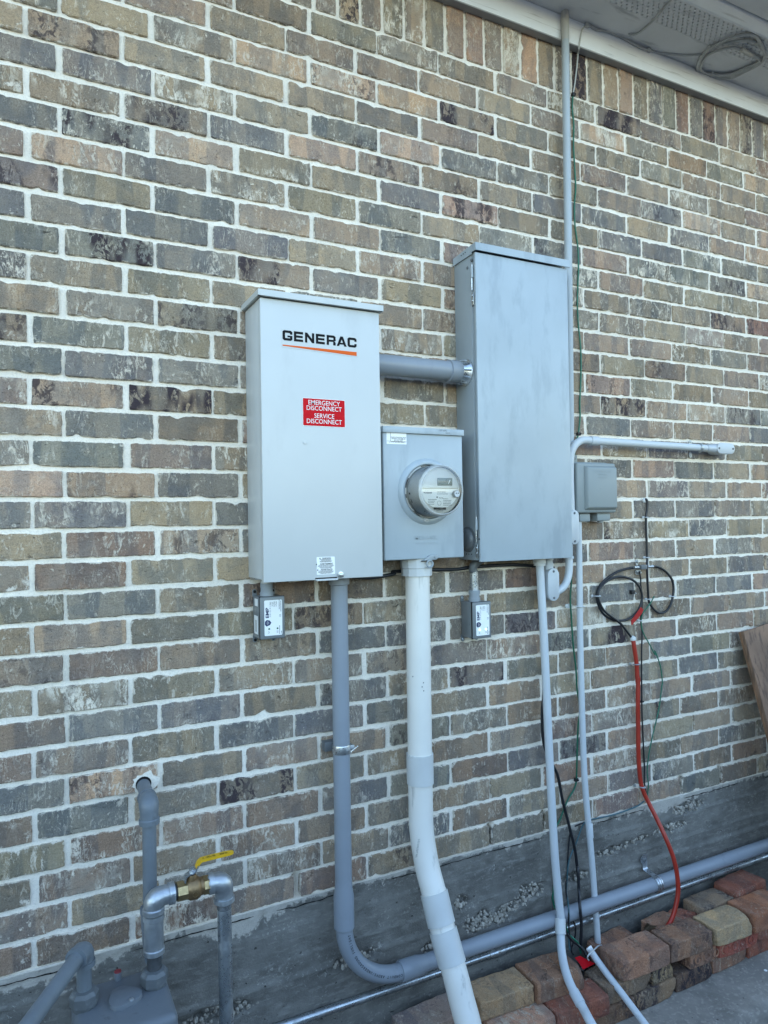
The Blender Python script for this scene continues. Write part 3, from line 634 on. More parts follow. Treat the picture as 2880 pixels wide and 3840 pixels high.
tag(m.build('shrinkage_crack', MT['hole'], fo), kind='stuff')
m = MB(); rr = random.Random(21)
for (hx, hz), rx, rz in HONEY:
    for _ in range(int(rx*rz*26000)):
        a_ = rr.uniform(0, 2*PI); q_ = math.sqrt(rr.random())*1.05; s_ = rr.uniform(.0025, .0085)*(1.3-.5*q_)
        b = bmesh.new(); bmesh.ops.create_icosphere(b, subdivisions=1, radius=s_)
        for v in b.verts: v.co *= rr.uniform(.72, 1.15)
        x_, z_ = hx+rx*q_*math.cos(a_), hz+rz*q_*math.sin(a_)
        if z_ < .585: m._merge(b, Matrix.Translation((x_, .0012, z_))@Matrix.Rotation(rr.uniform(0, 6), 4, 'Z'))
        else: b.free()
tag(m.build('exposed_aggregate', MT['aggregate'], fo, 20), kind='stuff')
b_ = MB(); b_.box(WX0, WX1, -.001, .04, .596, .6035); b_.build('bed_joint', MT['mortar'], house)

# eaves
b_ = MB(); b_.box(WX0, WX1, -.022, .040, 3.337, 3.4315, .003); b_.build('frieze_board', MT['trim'], house)
b_ = MB(); b_.box(WX0, WX1, -.030, -.0005, 3.3315, 3.3365, .0015); b_.build('underside_strip', MT['trim_dark'], house)  # dark grey strip along the underside of the frieze board
SZ = 3.432
b_ = MB(); b_.box(WX0, WX1, -.137, .03, SZ, SZ+.008); b_.box(WX0, .9, -.262, -.1371, SZ, SZ+.008); b_.box(3.20, WX1, -.262, -.1371, SZ, SZ+.008)
b_.build('soffit', MT['soffit'], house)
v_ = MB(); bm = v_.bm; cxs, cys, hr = .0245, .0125, .0034
for j in range(10):
    for i in range(94):
        cx = .9+(i+.5+(.5 if j % 2 else 0))*cxs-.006; cy = -.1375-(j+.5)*cys
        ox = [(-1, -1), (0, -1), (1, -1), (1, 0), (1, 1), (0, 1), (-1, 1), (-1, 0)]
        o_ = [bm.verts.new((cx+p*cxs/2, cy+q*cys/2, SZ+.0002)) for p, q in ox]
        n_ = [bm.verts.new((cx+hr*p/math.hypot(p, q), cy+hr*q/math.hypot(p, q), SZ+.0002)) for p, q in ox]
        t_ = [bm.verts.new((v.co.x, v.co.y, SZ+.005)) for v in n_]
        for k in range(8):
            k2 = (k+1) % 8
            bm.faces.new((o_[k], o_[k2], n_[k2], n_[k])); bm.faces.new((n_[k], n_[k2], t_[k2], t_[k]))
v_.build('vent_panel', MT['soffit'], house)
b_ = MB(); b_.box(.9, 3.2, -.262, -.138, SZ+.006, SZ+.012); b_.build('attic_void', MT['hole'], house)
b_ = MB(); b_.prism([(WX0, -.2625, SZ+.02), (WX0, -.2625, SZ-.010), (WX0, -.268, SZ-.014), (WX0, -.276, SZ-.014), (WX0, -.300, SZ+.004), (WX0, -.304, SZ+.02)], (WX1-WX0, 0, 0)); b_.build('fascia_trim', MT['trim'], house)
b_ = MB(); b_.box(WX0, WX1, -.44, -.3045, SZ+.008, SZ+.11, .012, 3); b_.build('gutter', MT['soffit'], house)
b_ = MB(); b_.prism([(-6., -.36, SZ+.118), (-6., 5.0, SZ+2.75), (-6., 5.0, SZ+2.83), (-6., -.36, SZ+.16)], (16., 0, 0)); b_.build('roof', MT['shingle'], house)
b_ = MB(); b_.prism([(-6., -.30, SZ+.10), (-6., 5., SZ+2.70), (-6., 5., -.1), (-6., .2, -.1), (-6., .2, SZ+.05), (-6., -.30, SZ+.05)], (16., 0, 0)); b_.build('house_body', MT['trim_dark'], house)

# ------------------------------------------------------------------ screws, straps and other small fittings
def screw(mb, p, r=.004, d=(0, -1, 0), h=.003):
    mb.lathe([(-.001, r), (h*.5, r), (h, r*.6)], p, d, 10)
def rect(x0, x1, z0, z1, y, r_=.002):
    out = []
    for cx, cz, a0 in ((x1-r_, z1-r_, 0), (x0+r_, z1-r_, 90), (x0+r_, z0+r_, 180), (x1-r_, z0+r_, 270)):
        for k in range(4):
            a = math.radians(a0+30*k); out.append((cx+r_*math.cos(a), y, cz+r_*math.sin(a)))
    return out
def plate(name, parent, mat, x0, x1, z0, z1, y, t=.0006, r_=.002, label=None):
    m = MB(); m.prism(rect(x0, x1, z0, z1, y, r_), (0, -t, 0)); return m.build(name, mat, parent, label=label)
def bars(name, parent, mat, rows, y, t=.0003):
    """lines of print too small to read: x0, x1, z, height, gap pattern seed"""
    m = MB()
    for x0, x1, z, h_, sd_ in rows:
        rr = random.Random(sd_); x = x0
        while x < x1:
            w_ = min(rr.uniform(.8, 3.2)*h_, x1-x)
            if w_ > h_*.3: m.prism([(x, y, z), (x+w_, y, z), (x+w_, y, z+h_), (x, y, z+h_)], (0, -t, 0))
            x += w_+h_*rr.uniform(.35, .7)
    return m.build(name, mat, parent)

# ------------------------------------------------------------------ transfer switch cabinet
gx0, gx1, gz0, gz1, gd = .5345, .8800, 1.514, 2.259, .146
t = thing('transfer_switch', 'pale grey generator transfer switch cabinet with a red emergency disconnect sticker', 'electrical cabinet', ((gx0+gx1)/2, 0, gz0))
m = MB(); m.box(gx0+.002, gx1-.002, -.128, -.001, gz0+.006, gz1-.002, .002); m.build('cabinet_body', MT['beige_steel'], t)
m = MB(); m.box(gx0, gx1, -gd, -.1285, gz0, gz1-.004, .0025); m.build('front_cover', MT['beige_steel'], t)
m = MB(); m.prism([(gx0-.008, 0, gz1+.012), (gx0-.008, -gd-.012, gz1+.014), (gx0-.008, -gd-.012, gz1-.002), (gx0-.008, -gd-.002, gz1-.002), (gx0-.008, -gd-.002, gz1+.006), (gx0-.008, 0, gz1+.004)], (gx1-gx0+.016, 0, 0))
m.box(gx0-.0085, gx0-.0005, -gd-.011, -.001, gz1-.002, gz1+.0115); m.box(gx1+.0005, gx1+.0085, -gd-.011, -.001, gz1-.002, gz1+.0115)
m.build('rain_cap', MT['beige_steel'], t)
yf = -gd-.0002
m = MB(); 
A_, B_, C_, D_ = [Vector(q) for q in ((0.5938, -0.146, 2.1371), (0.80818, -0.146, 2.14481), (0.80843, -0.146, 2.12621), (0.59427, -0.146, 2.1342))]
m.prism([(A_.x, yf-.0004, A_.z), (B_.x, yf-.0004, A_.z), (B_.x, yf-.0004, C_.z), (D_.x, yf-.0004, D_.z)], (0, -.0005, 0)); m.build('logo_wedge', MT['orange_print'], t)
lx0, lx1 = 0.59418, 0.80851
lz0, lz1 = 2.14896, 2.1757
m = MB(); m.prism([(lx0-.003, yf, lz1+.003), (lx1+.003, yf, lz1+.003), (lx1+.003, yf, C_.z-.003), (lx0-.003, yf, D_.z-.004)], (0, -.0004, 0)); m.build('logo_backing', MT['beige_steel'], t)
LG = (lx0, lx1, lz0, lz1)
def logo_letters(parent):
    """wide slab capitals drawn from strokes"""
    x0, x1, z0, z1 = LG; hh = z1-z0; n = 7; gap = .0038; w_ = (x1-x0-gap*6)/7; s_ = hh*.235; y = yf-.0004
    m = MB()
    R = lambda i, a, b, c, d: m.prism([(x0+i*(w_+gap)+a*w_, y, z0+b*hh), (x0+i*(w_+gap)+c*w_, y, z0+b*hh), (x0+i*(w_+gap)+c*w_, y, z0+d*hh), (x0+i*(w_+gap)+a*w_, y, z0+d*hh)], (0, -.0005, 0))
    Pg = lambda i, *q: m.prism([(x0+i*(w_+gap)+a*w_, y, z0+b*hh) for a, b in q], (0, -.0005, 0))
    k = .26; sw = .24
    def ring(i, gg):    # G and C: squared round
        Pg(i, (.16, 1), (.0, .86), (.0, .14), (.16, 0), (.26, 0), (.26, 1))
        R(i, .261, 1-sw, .84, 1); R(i, .261, 0, .84, sw)
        Pg(i, (.841, 1), (1., .86), (1., .62), (.76, .62), (.76, 1-sw), (.841, 1-sw))
        if gg: Pg(i, (.841, 0), (1., .12), (1., .5), (.50, .5), (.50, .33), (.76, .33), (.76, sw), (.841, sw))
        else: Pg(i, (.841, 0), (1., .14), (1., .38), (.76, .38), (.76, sw), (.841, sw))
    ring(0, True)
    for i in (1, 3):
        R(i, .02, 0, k, 1); R(i, k+.001, 1-sw, .96, 1); R(i, k+.001, .39, .92, .61); R(i, k+.001, 0, .96, sw)
    R(2, .02, 0, .25, 1); R(2, .75, 0, .98, 1); Pg(2, (.2505, 1), (.2505, .62), (.7495, 0), (.7495, .40))
    R(4, .02, 0, k, 1); R(4, k+.001, 1-sw, .8, 1); R(4, k+.001, .34, .8, .55); Pg(4, (.801, 1), (.98, .88), (.98, .46), (.88, .40), (.74, .55), (.74, 1-sw), (.801, 1-sw)); Pg(4, (.72, .339), (.88, .399), (.98, .28), (.98, 0), (.72, 0))
    Pg(5, (-.04, 0), (.36, 1), (.50, 1), (.50, .70), (.22, 0)); Pg(5, (.5005, 1), (.64, 1), (1.04, 0), (.78, 0), (.5005, .70)); R(5, .31, .18, .69, .36)
    ring(6, False)
    m.build('logo_lettering', MT['black_print'], parent)
logo_letters(t)
ex0, ex1 = 0.64732, 0.77087
ez0, ez1 = 1.92594, 2.00112
st_ = plate('emergency_sticker', t, MT['white_print'], ex0, ex1, ez0, ez1, yf, .0004, .002)
m = MB(); m.prism(rect(ex0+.0012, ex1-.0012, ez0+.0012, ez1-.0012, yf-.0004, .002), (0, -.0003, 0)); m.build('red_field', MT['red_label'], st_)
ew, eh = ex1-ex0, ez1-ez0
for k, (s_, q) in enumerate((('EMERGENCY', .838), ('DISCONNECT', .640), ('SERVICE', .372), ('DISCONNECT', .172))):
    text('sticker_lettering', st_, MT['white_print'], s_, ((ex0+ex1)/2, yf-.0007, ez0+eh*q), eh*.232, sx=.93, bold=.002)
wx0, wx1 = 0.68107, 0.73391
wz0, wz1 = 1.52783, 1.57505
st_ = plate('warning_sticker', t, MT['sticker'], wx0, wx1, wz0, wz1, yf, .0004, .0015)
ww, wh_ = wx1-wx0, wz1-wz0; wc = (wx0+wx1)/2
for s_, q in (('WARNING', .92), ('AVERTISSEMENT', .60), ('ADVERTENCIA', .28)):
    text('warning_heading', st_, MT['black_print'], s_, (wc+.002, yf-.0005, wz0+wh_*q), .0052, sx=1.0, bold=.02)
    m = MB(); hw = len(s_)*.0017+.003; m.prism([(wc-hw-.004, yf-.0005, wz0+wh_*q-.002), (wc-hw, yf-.0005, wz0+wh_*q-.002), (wc-hw-.002, yf-.0005, wz0+wh_*q+.002)], (0, -.0003, 0)); m.build('warning_triangle', MT['black_print'], st_)
bars('warning_print', st_, MT['grey_print'], [(wc-ww*a, wc+ww*a, wz0+wh_*q, .0013, i) for i, (a, q) in enumerate(((.30, .845), (.26, .795), (.34, .745), (.3, .70), (.40, .52), (.44, .465), (.36, .41), (.30, .36), (.36, .20), (.42, .15), (.40, .10), (.30, .05)))], yf-.0005)
m = MB(); m.lathe([(0, .0045), (.001, .0055), (.0016, .0055), (.0018, .004)], (0.65265, -0.146, 1.88196), (0, -1, 0), 16); m.build('blanking_plug', MT['beige_steel'], t)
m = MB(); px_, pz_ = (0.74911, 1.52506); m.lathe([(-.001, .0075), (.004, .0085), (.006, .0085), (.0065, .005), (.011, .005), (.012, .0035)], (px_, -gd, pz_), (0, -1, 0), 18); m.build('seal_screw', MT['zinc'], t)
m = MB(); hx, hz = (0.70807, 1.51722)
m.box(hx-.031, hx+.031, -gd-.0015, -gd+.004, hz-.0005, hz+.0025); m.build('hasp_slot', MT['hole'], t)
m = MB(); m.box(hx-.0305, hx+.031, -gd-.010, -gd+.006, hz-.0055, hz-.001, .001); m.build('hasp_tab', MT['beige_steel'], t)
m = MB(); m.tube([(gx0+.004, -.008, gz0+.004), (gx0+.004, -.126, gz0+.004)], .0014, 8); m.build('hinge_wire', MT['zinc'], t)

# ------------------------------------------------------------------ tall breaker panel
px0, px1, pz0, pz1, pd = 1.2275, 1.5905, 1.5385, 2.507, .122
t = thing('breaker_panel', 'tall grey steel breaker panel, smudged, hinged along its left edge', 'electrical cabinet', ((px0+px1)/2, 0, pz0))
m = MB(); m.box(px0, px1-.002, -.098, -.001, pz0+.004, pz1-.004, .0015)
m.box(px0+.004, px0+.010, -.112, -.0985, pz0+.006, pz1-.010); m.build('cabinet_body', MT['grey_steel_side'], t)
m = MB(); m.box(px0-.001, px1+.001, -pd, -.1125, pz0, pz1-.016, .002); m.box(px0+.012, px1, -.1124, -.0985, pz0+.003, pz1-.018); m.build('door', MT['grey_steel'], t)
m = MB(); m.prism([(px0-.003, 0, pz1+.002), (px0-.003, -.115, pz1+.012), (px0-.003, -pd-.006, pz1+.012), (px0-.003, -pd-.008, pz1-.012), (px0-.003, -pd-.004, pz1-.012), (px0-.003, -pd-.003, pz1+.004), (px0-.003, -.1, pz1+.004), (px0-.003, 0, pz1-.006)], (px1-px0+.010, 0, 0))
m.prism([(px0-.0045, -.001, pz1+.001), (px0-.0045, -pd-.006, pz1+.011), (px0-.0045, -pd-.006, pz1-.012), (px0-.0045, -.105, pz1-.012), (px0-.0045, -.105, pz1-.018), (px0-.0045, -.001, pz1-.022)], (.003, 0, 0))
m.build('rain_cap', MT['grey_steel'], t)
def hinge(z, nm):
    m = MB(); m.lathe([(0, .0045), (.034, .0045)], (px0-.003, -.106, z), (0, 0, 1), 12); m.build('hinge_knuckle', MT['grey_steel'], t)
    m = MB(); m.lathe([(.034, .003), (.040, .003)], (px0-.003, -.106, z), (0, 0, 1), 10); m.lathe([(-.038, .0022), (-.004, .0034), (0, .0034)], (px0-.003, -.104, z), (0, 0, 1), 10); build_each(m, 'hinge_pin', MT['zinc'], t)
    m = MB(); m.box(px0-.003, px0, -.110, -.100, z-.085, z-.045, .001); screw(m, (px0-.003, -.105, z-.055), .0042, (-1, 0, 0)); screw(m, (px0-.003, -.105, z-.072), .0042, (-1, 0, 0)); m.build('hinge_clip', MT['zinc'], t)
hinge(2.41541, 0); hinge(1.6373, 1)
m = MB()
for r_, x_, y_ in (('a', -.078, 2.45555), ('b', -.10, 2.47259)): screw(m, (px0, x_, y_), .0048, (-1, 0, 0))
build_each(m, 'case_screw', MT['dark_steel'], t)
m = MB()
for y_, dz in ((-.05, 0), (-.062, .001), (-.073, .002)): m.lathe([(-.0005, .0022), (.0006, .0022)], (px0-.0045, y_, pz1-.004+dz), (-1, 0, 0), 8)
for y_ in (-.045, -.058, -.072): m.lathe([(-.0005, .0020), (.0006, .0020)], (px0, y_, pz0+.022), (-1, 0, 0), 8)
m.lathe([(-.0005, .003), (.0006, .003)], (px0-.001, -.117, pz0+.070), (-1, 0, 0), 8)
build_each(m, 'rivet_hole', MT['hole'], t)
kx, ky, kz = px0, -.055, 1.6068
m = MB(); m.lathe([(0, .040), (.003, .040), (.005, .034), (.012, .030), (.016, .022)], (kx, ky, kz), (-1, 0, 0), 28); m.build('knockout_cap', MT['dark_steel'], t)

# ------------------------------------------------------------------ meter socket box
mx0, mx1, mz0, mz1, md = .9010, 1.1715, 1.5555, 1.9405, .120
t = thing('meter_socket', 'short grey steel meter socket box between the two taller cabinets', 'electrical cabinet', ((mx0+mx1)/2, 0, mz0))
m = MB(); m.box(mx0+.001, mx1-.002, -.104, -.001, mz0+.003, mz1-.006, .001); m.build('socket_body', MT['grey_steel_side'], t)
m = MB(); m.box(mx0, mx1-.001, -md+.003, -.1045, mz0, mz1-.017, .0035, 3); m.build('socket_cover', MT['grey_steel'], t)
m = MB(); m.box(mx0-.003, mx1+.002, -md-.004, -.001, mz1-.018, mz1, .0012); m.build('top_flange', MT['grey_steel'], t)
mcx, mcz = 1.0445, 1.7535; yc = -md+.003
m = MB(); m.lathe([(-.002, .0985), (.001, .0975), (.006, .0925), (.009, .0885), (.010, .085), (.009, .081), (.003, .079)], (mcx, yc, mcz), (0, -1, 0), 48, False); m.build('sealing_ring', MT['grey_steel'], t)
sx0, sx1 = 0.91228, 0.97757; sz0, sz1 = 1.89, 1.92415
st_ = plate('hazard_sticker', t, MT['sticker'], sx0, sx1, sz0, sz1, yc-.0001, .0004, .001)
sc_ = (sx0+sx1)/2+.006
for k, s_ in enumerate(('HAZARD OF ELECTRICAL SHOCK', 'OR BURN IF COVER REMOVED', 'SERVICE BY UTILITY', 'AUTHORIZED PERSONNEL ONLY')):
    text('hazard_print', st_, MT['black_print'], s_, (sc_, yc-.0005, sz1-.0145-.0042*k), .0043, sx=.78, bold=.01)
m = MB()
m.prism([(sx0+.0125, yc-.0005, sz0+.008), (sx0+.0132, yc-.0005, sz0+.008), (sx0+.0132, yc-.0005, sz1-.0005), (sx0+.0125, yc-.0005, sz1-.0005)], (0, -.0003, 0))
m.prism([(sx0+.001, yc-.0005, sz0+.008), (sx1-.001, yc-.0005, sz0+.008), (sx1-.001, yc-.0005, sz0+.0086), (sx0+.001, yc-.0005, sz0+.0086)], (0, -.0003, 0)); m.build('sticker_rule', MT['black_print'], st_)
text('hazard_print', st_, MT['black_print'], 'DO NOT PAINT OVER OR REMOVE THIS LABEL', ((sx0+sx1)/2, yc-.0005, sz0+.0052), .003, sx=.8)
ex_, ez_ = (1.03849, 1.61811)
text('embossed_name', t, MT['grey_steel'], 'MILBANK', (ex_, yc-.0002, ez_), .0160, sx=1.02, bold=.014, depth=.0024, space=1.18)
text('embossed_name', t, MT['grey_steel'], 'TYPE 3R ENCLOSURE', (ex_+.001, yc-.0002, ez_-.0165), .0080, sx=.98, depth=.0016, space=1.12)
text('pencil_marks', t, MT['grey_print'], '1397 6092', (1.09766, -md-.0041, mz1-.0055), .0075, sx=.9, depth=.0002)
text('pencil_marks', t, MT['grey_print'], '72A75', (1.11457, -md-.0041, mz1-.0125), .0065, sx=.9, depth=.0002)
lx_, lz_ = (1.0511, 1.56077)
m = MB(); m.prism([(lx_-.030, yc-.001, lz_-.010), (lx_-.004, yc-.001, lz_-.010), (lx_+.020, yc-.001, lz_-.008), (lx_+.026, yc-.001, lz_-.001), (lx_+.022, yc-.001, lz_+.007), (lx_-.004, yc-.001, lz_+.006), (lx_-.016, yc-.001, lz_-.003)], (0, -.006, 0), .0015); m.lathe([(0, .0045), (.009, .0045)], (lx_+.015, yc-.001, lz_), (0, -1, 0), 12); m.build('latch', MT['grey_steel_side'], t)
m = MB(); m.tube(arc((lx_-.006, yc-.008, lz_-.020), (1, 0, 0), (0, 0, 1), .010, 60, 400, 16), .0028, 8); m.build('latch_ring', MT['grey_steel_side'], t)
m = MB(); m.box(lx_-.032, lx_+.004, yc-.004, yc, lz_-.0125, lz_-.0105); m.build('latch_slot', MT['hole'], t)
# the meter plugged into it
t = thing('electric_meter', 'round glass-fronted electricity meter with a small display and a white nameplate', 'electric meter', (mcx, -md, mcz-.08))
m = MB(); m.lathe([(-.004, .0775), (.005, .0775), (.007, .0755)], (mcx, yc, mcz), (0, -1, 0), 48); m.build('base_plate', MT['beige_plastic'], t)
m = MB()
for a0, a1 in ((84, 108), (150, 172), (186, 194), (228, 246)): m.tube(arc((mcx, yc-.0078, mcz), (1, 0, 0), (0, 0, 1), .0765, a0, a1, 8), .0011, 6)
build_each(m, 'rim_gap', MT['hole'], t)
m = MB(); m.lathe([(.006, .0718), (.030, .0712), (.064, .0700), (.070, .067), (.0705, .0)], (mcx, yc, mcz), (0, -1, 0), 48, False); bd = m.build('meter_body', MT['beige_plastic'], t)
m = MB()
def on_body(a, h, w_, l_):
    a = math.radians(a); c = Vector((math.cos(a), 0, math.sin(a)))*1.0; tg = Vector((-math.sin(a), 0, math.cos(a)))
    p = Vector((mcx, yc-h, mcz))+c*.0708
    m.prism([p-tg*w_-Vector((0, l_, 0)), p+tg*w_-Vector((0, l_, 0)), p+tg*w_+Vector((0, l_, 0)), p-tg*w_+Vector((0, l_, 0))], c*.0006)
for a, h, w_, l_ in ((186, .020, .0032, .004), (203, .022, .006, .0016)): on_body(a, h, w_, l_)
for k in range(4):
    on_body(122-k*5, .052, .0018, .0020); on_body(127-k*5, .046, .0016, .0016)
    on_body(236+k*6, .052+k*.001, .0018, .0024)
build_each(m, 'vent_slot', MT['hole'], bd)
yF = yc-.0708
m = MB(); pts = []
for k in range(25):
    a = math.radians(180+180*k/24); pts.append((mcx+.0615*math.cos(a), yF, mcz+.004+.0600*math.sin(a)*.93))
m.prism(pts, (0, -.0012, 0)); np_ = m.build('nameplate', MT['sticker'], t)
m = MB(); m.box(mcx-.0645, mcx+.0645, yF-.003, yF, mcz+.006, mcz+.0085, .0008); m.build('face_ledge', MT['beige_plastic'], t)
m = MB(); m.box(mcx-.008, mcx+.042, yF-.0022, yF, mcz+.014, mcz+.036, .001); sc = m.build('display_screen', MT['lcd'], t)
text('display_digits', sc, MT['black_print'], '0', (mcx+.022, yF-.0024, mcz+.028), .010, sx=.8)
m = MB(); m.prism([(mcx+.027, yF-.0024, mcz+.019), (mcx+.029, yF-.0024, mcz+.019), (mcx+.035, yF-.0024, mcz+.031), (mcx+.033, yF-.0024, mcz+.031)], (0, -.0003, 0)); m.build('display_mark', MT['white_print'], sc)
text('meter_embossing', t, MT['beige_plastic'], 'Honeywell', (mcx-.034, yF-.0002, mcz+.022), .012, sx=.92, depth=.0008)
text('nameplate_print', np_, MT['black_print'], 'Honeywell', (mcx-.041, yF-.0014, mcz-.0065), .0062, bold=.02)
text('nameplate_print', np_, MT['black_print'], 'Energy', (mcx+.003, yF-.0014, mcz-.021), .0052)
text('nameplate_print', np_, MT['black_print'], 'Xcel', (mcx+.047, yF-.0014, mcz-.021), .005) if False else None
bars('nameplate_lines', np_, MT['grey_print'], [(mcx-.010, mcx+.020, mcz-.005, .0014, 1), (mcx-.010, mcx+.026, mcz-.0105, .0014, 2), (mcx-.040, mcx-.012, mcz-.0265, .0013, 3), (mcx-.040, mcx-.018, mcz-.031, .0013, 4), (mcx-.040, mcx-.020, mcz-.0355, .0013, 5), (mcx-.038, mcx-.020, mcz-.040, .0013, 6),
   (mcx+.010, mcx+.026, mcz-.0245, .0013, 7), (mcx+.010, mcx+.038, mcz-.029, .0013, 8), (mcx+.010, mcx+.037, mcz-.0335, .0013, 9), (mcx+.010, mcx+.035, mcz-.038, .0013, 10), (mcx+.010, mcx+.040, mcz-.0425, .0013, 11), (mcx-.014, mcx+.010, mcz-.0578, .001, 12)], yF-.0013)
m = MB(); rr = random.Random(3); x = mcx-.022
while x < mcx+.018:
    w_ = rr.choice((.0005, .0008, .0012)); m.prism([(x, yF-.0013, mcz-.055), (x+w_, yF-.0013, mcz-.055), (x+w_, yF-.0013, mcz-.048), (x, yF-.0013, mcz-.048)], (0, -.0003, 0)); x += w_+rr.choice((.0004, .0007))
m.build('barcode', MT['black_print'], np_)
m = MB(); m.tube(arc((mcx-.003, yF-.0014, mcz-.036), (1, 0, 0), (0, 0, 1), .0062, 0, 360, 20), .0003, 4); m.lathe([(0, .0022), (.0004, .0022)], (mcx-.010, yF-.0012, mcz-.019), (0, -1, 0), 12); m.build('nameplate_symbol', MT['black_print'], np_)
m = MB(); m.lathe([(.0, .0105), (.010, .0105), (.012, .009)], (mcx+.0505, yF-.001, mcz-.010), (0, -1, 0), 24); m.build('optical_port', MT['alu'], t)
m = MB(); m.lathe([(.0120, .0018), (.0126, .0018)], (mcx+.0470, yF-.001, mcz-.008), (0, -1, 0), 8); m.lathe([(.0120, .0018), (.0126, .0018)], (mcx+.0540, yF-.001, mcz-.008), (0, -1, 0), 8); build_each(m, 'port_hole', MT['hole'], t)
m = MB(); m.lathe([(.004, .0745), (.030, .0742), (.070, .0735), (.078, .0725), (.082, .0690), (.0835, .0660), (.0835, .0), ], (mcx, yc, mcz), (0, -1, 0), 56, False)
m.lathe([(.004, .0727), (.030, .0724), (.070, .0717), (.0765, .0706), (.0798, .0675), (.0815, .0650), (.0815, .0)], (mcx, yc, mcz), (0, -1, 0), 56, False)
bmesh.ops.remove_doubles(m.bm, verts=list(m.bm.verts), dist=1e-6); m.build('clear_cover', MT['clear'], t, 50)
m = MB(); m.lathe([(.077, .0745), (.0815, .0735), (.0845, .0690), (.0835, .0665), (.079, .0700)], (mcx, yc, mcz), (0, -1, 0), 56, False); m.build('cover_rim', MT['rim'], t, 50)
m = MB(); m.tube(arc((mcx-.01, yc-.010, mcz-.083), (1, 0, 0), (0, .4, 1), .006, 0, 360, 12), .0016, 6); m.box(mcx-.02, mcx-.004, yc-.014, yc-.006, mcz-.086, mcz-.080, .001); m.build('wire_seal', MT['alu'], t)

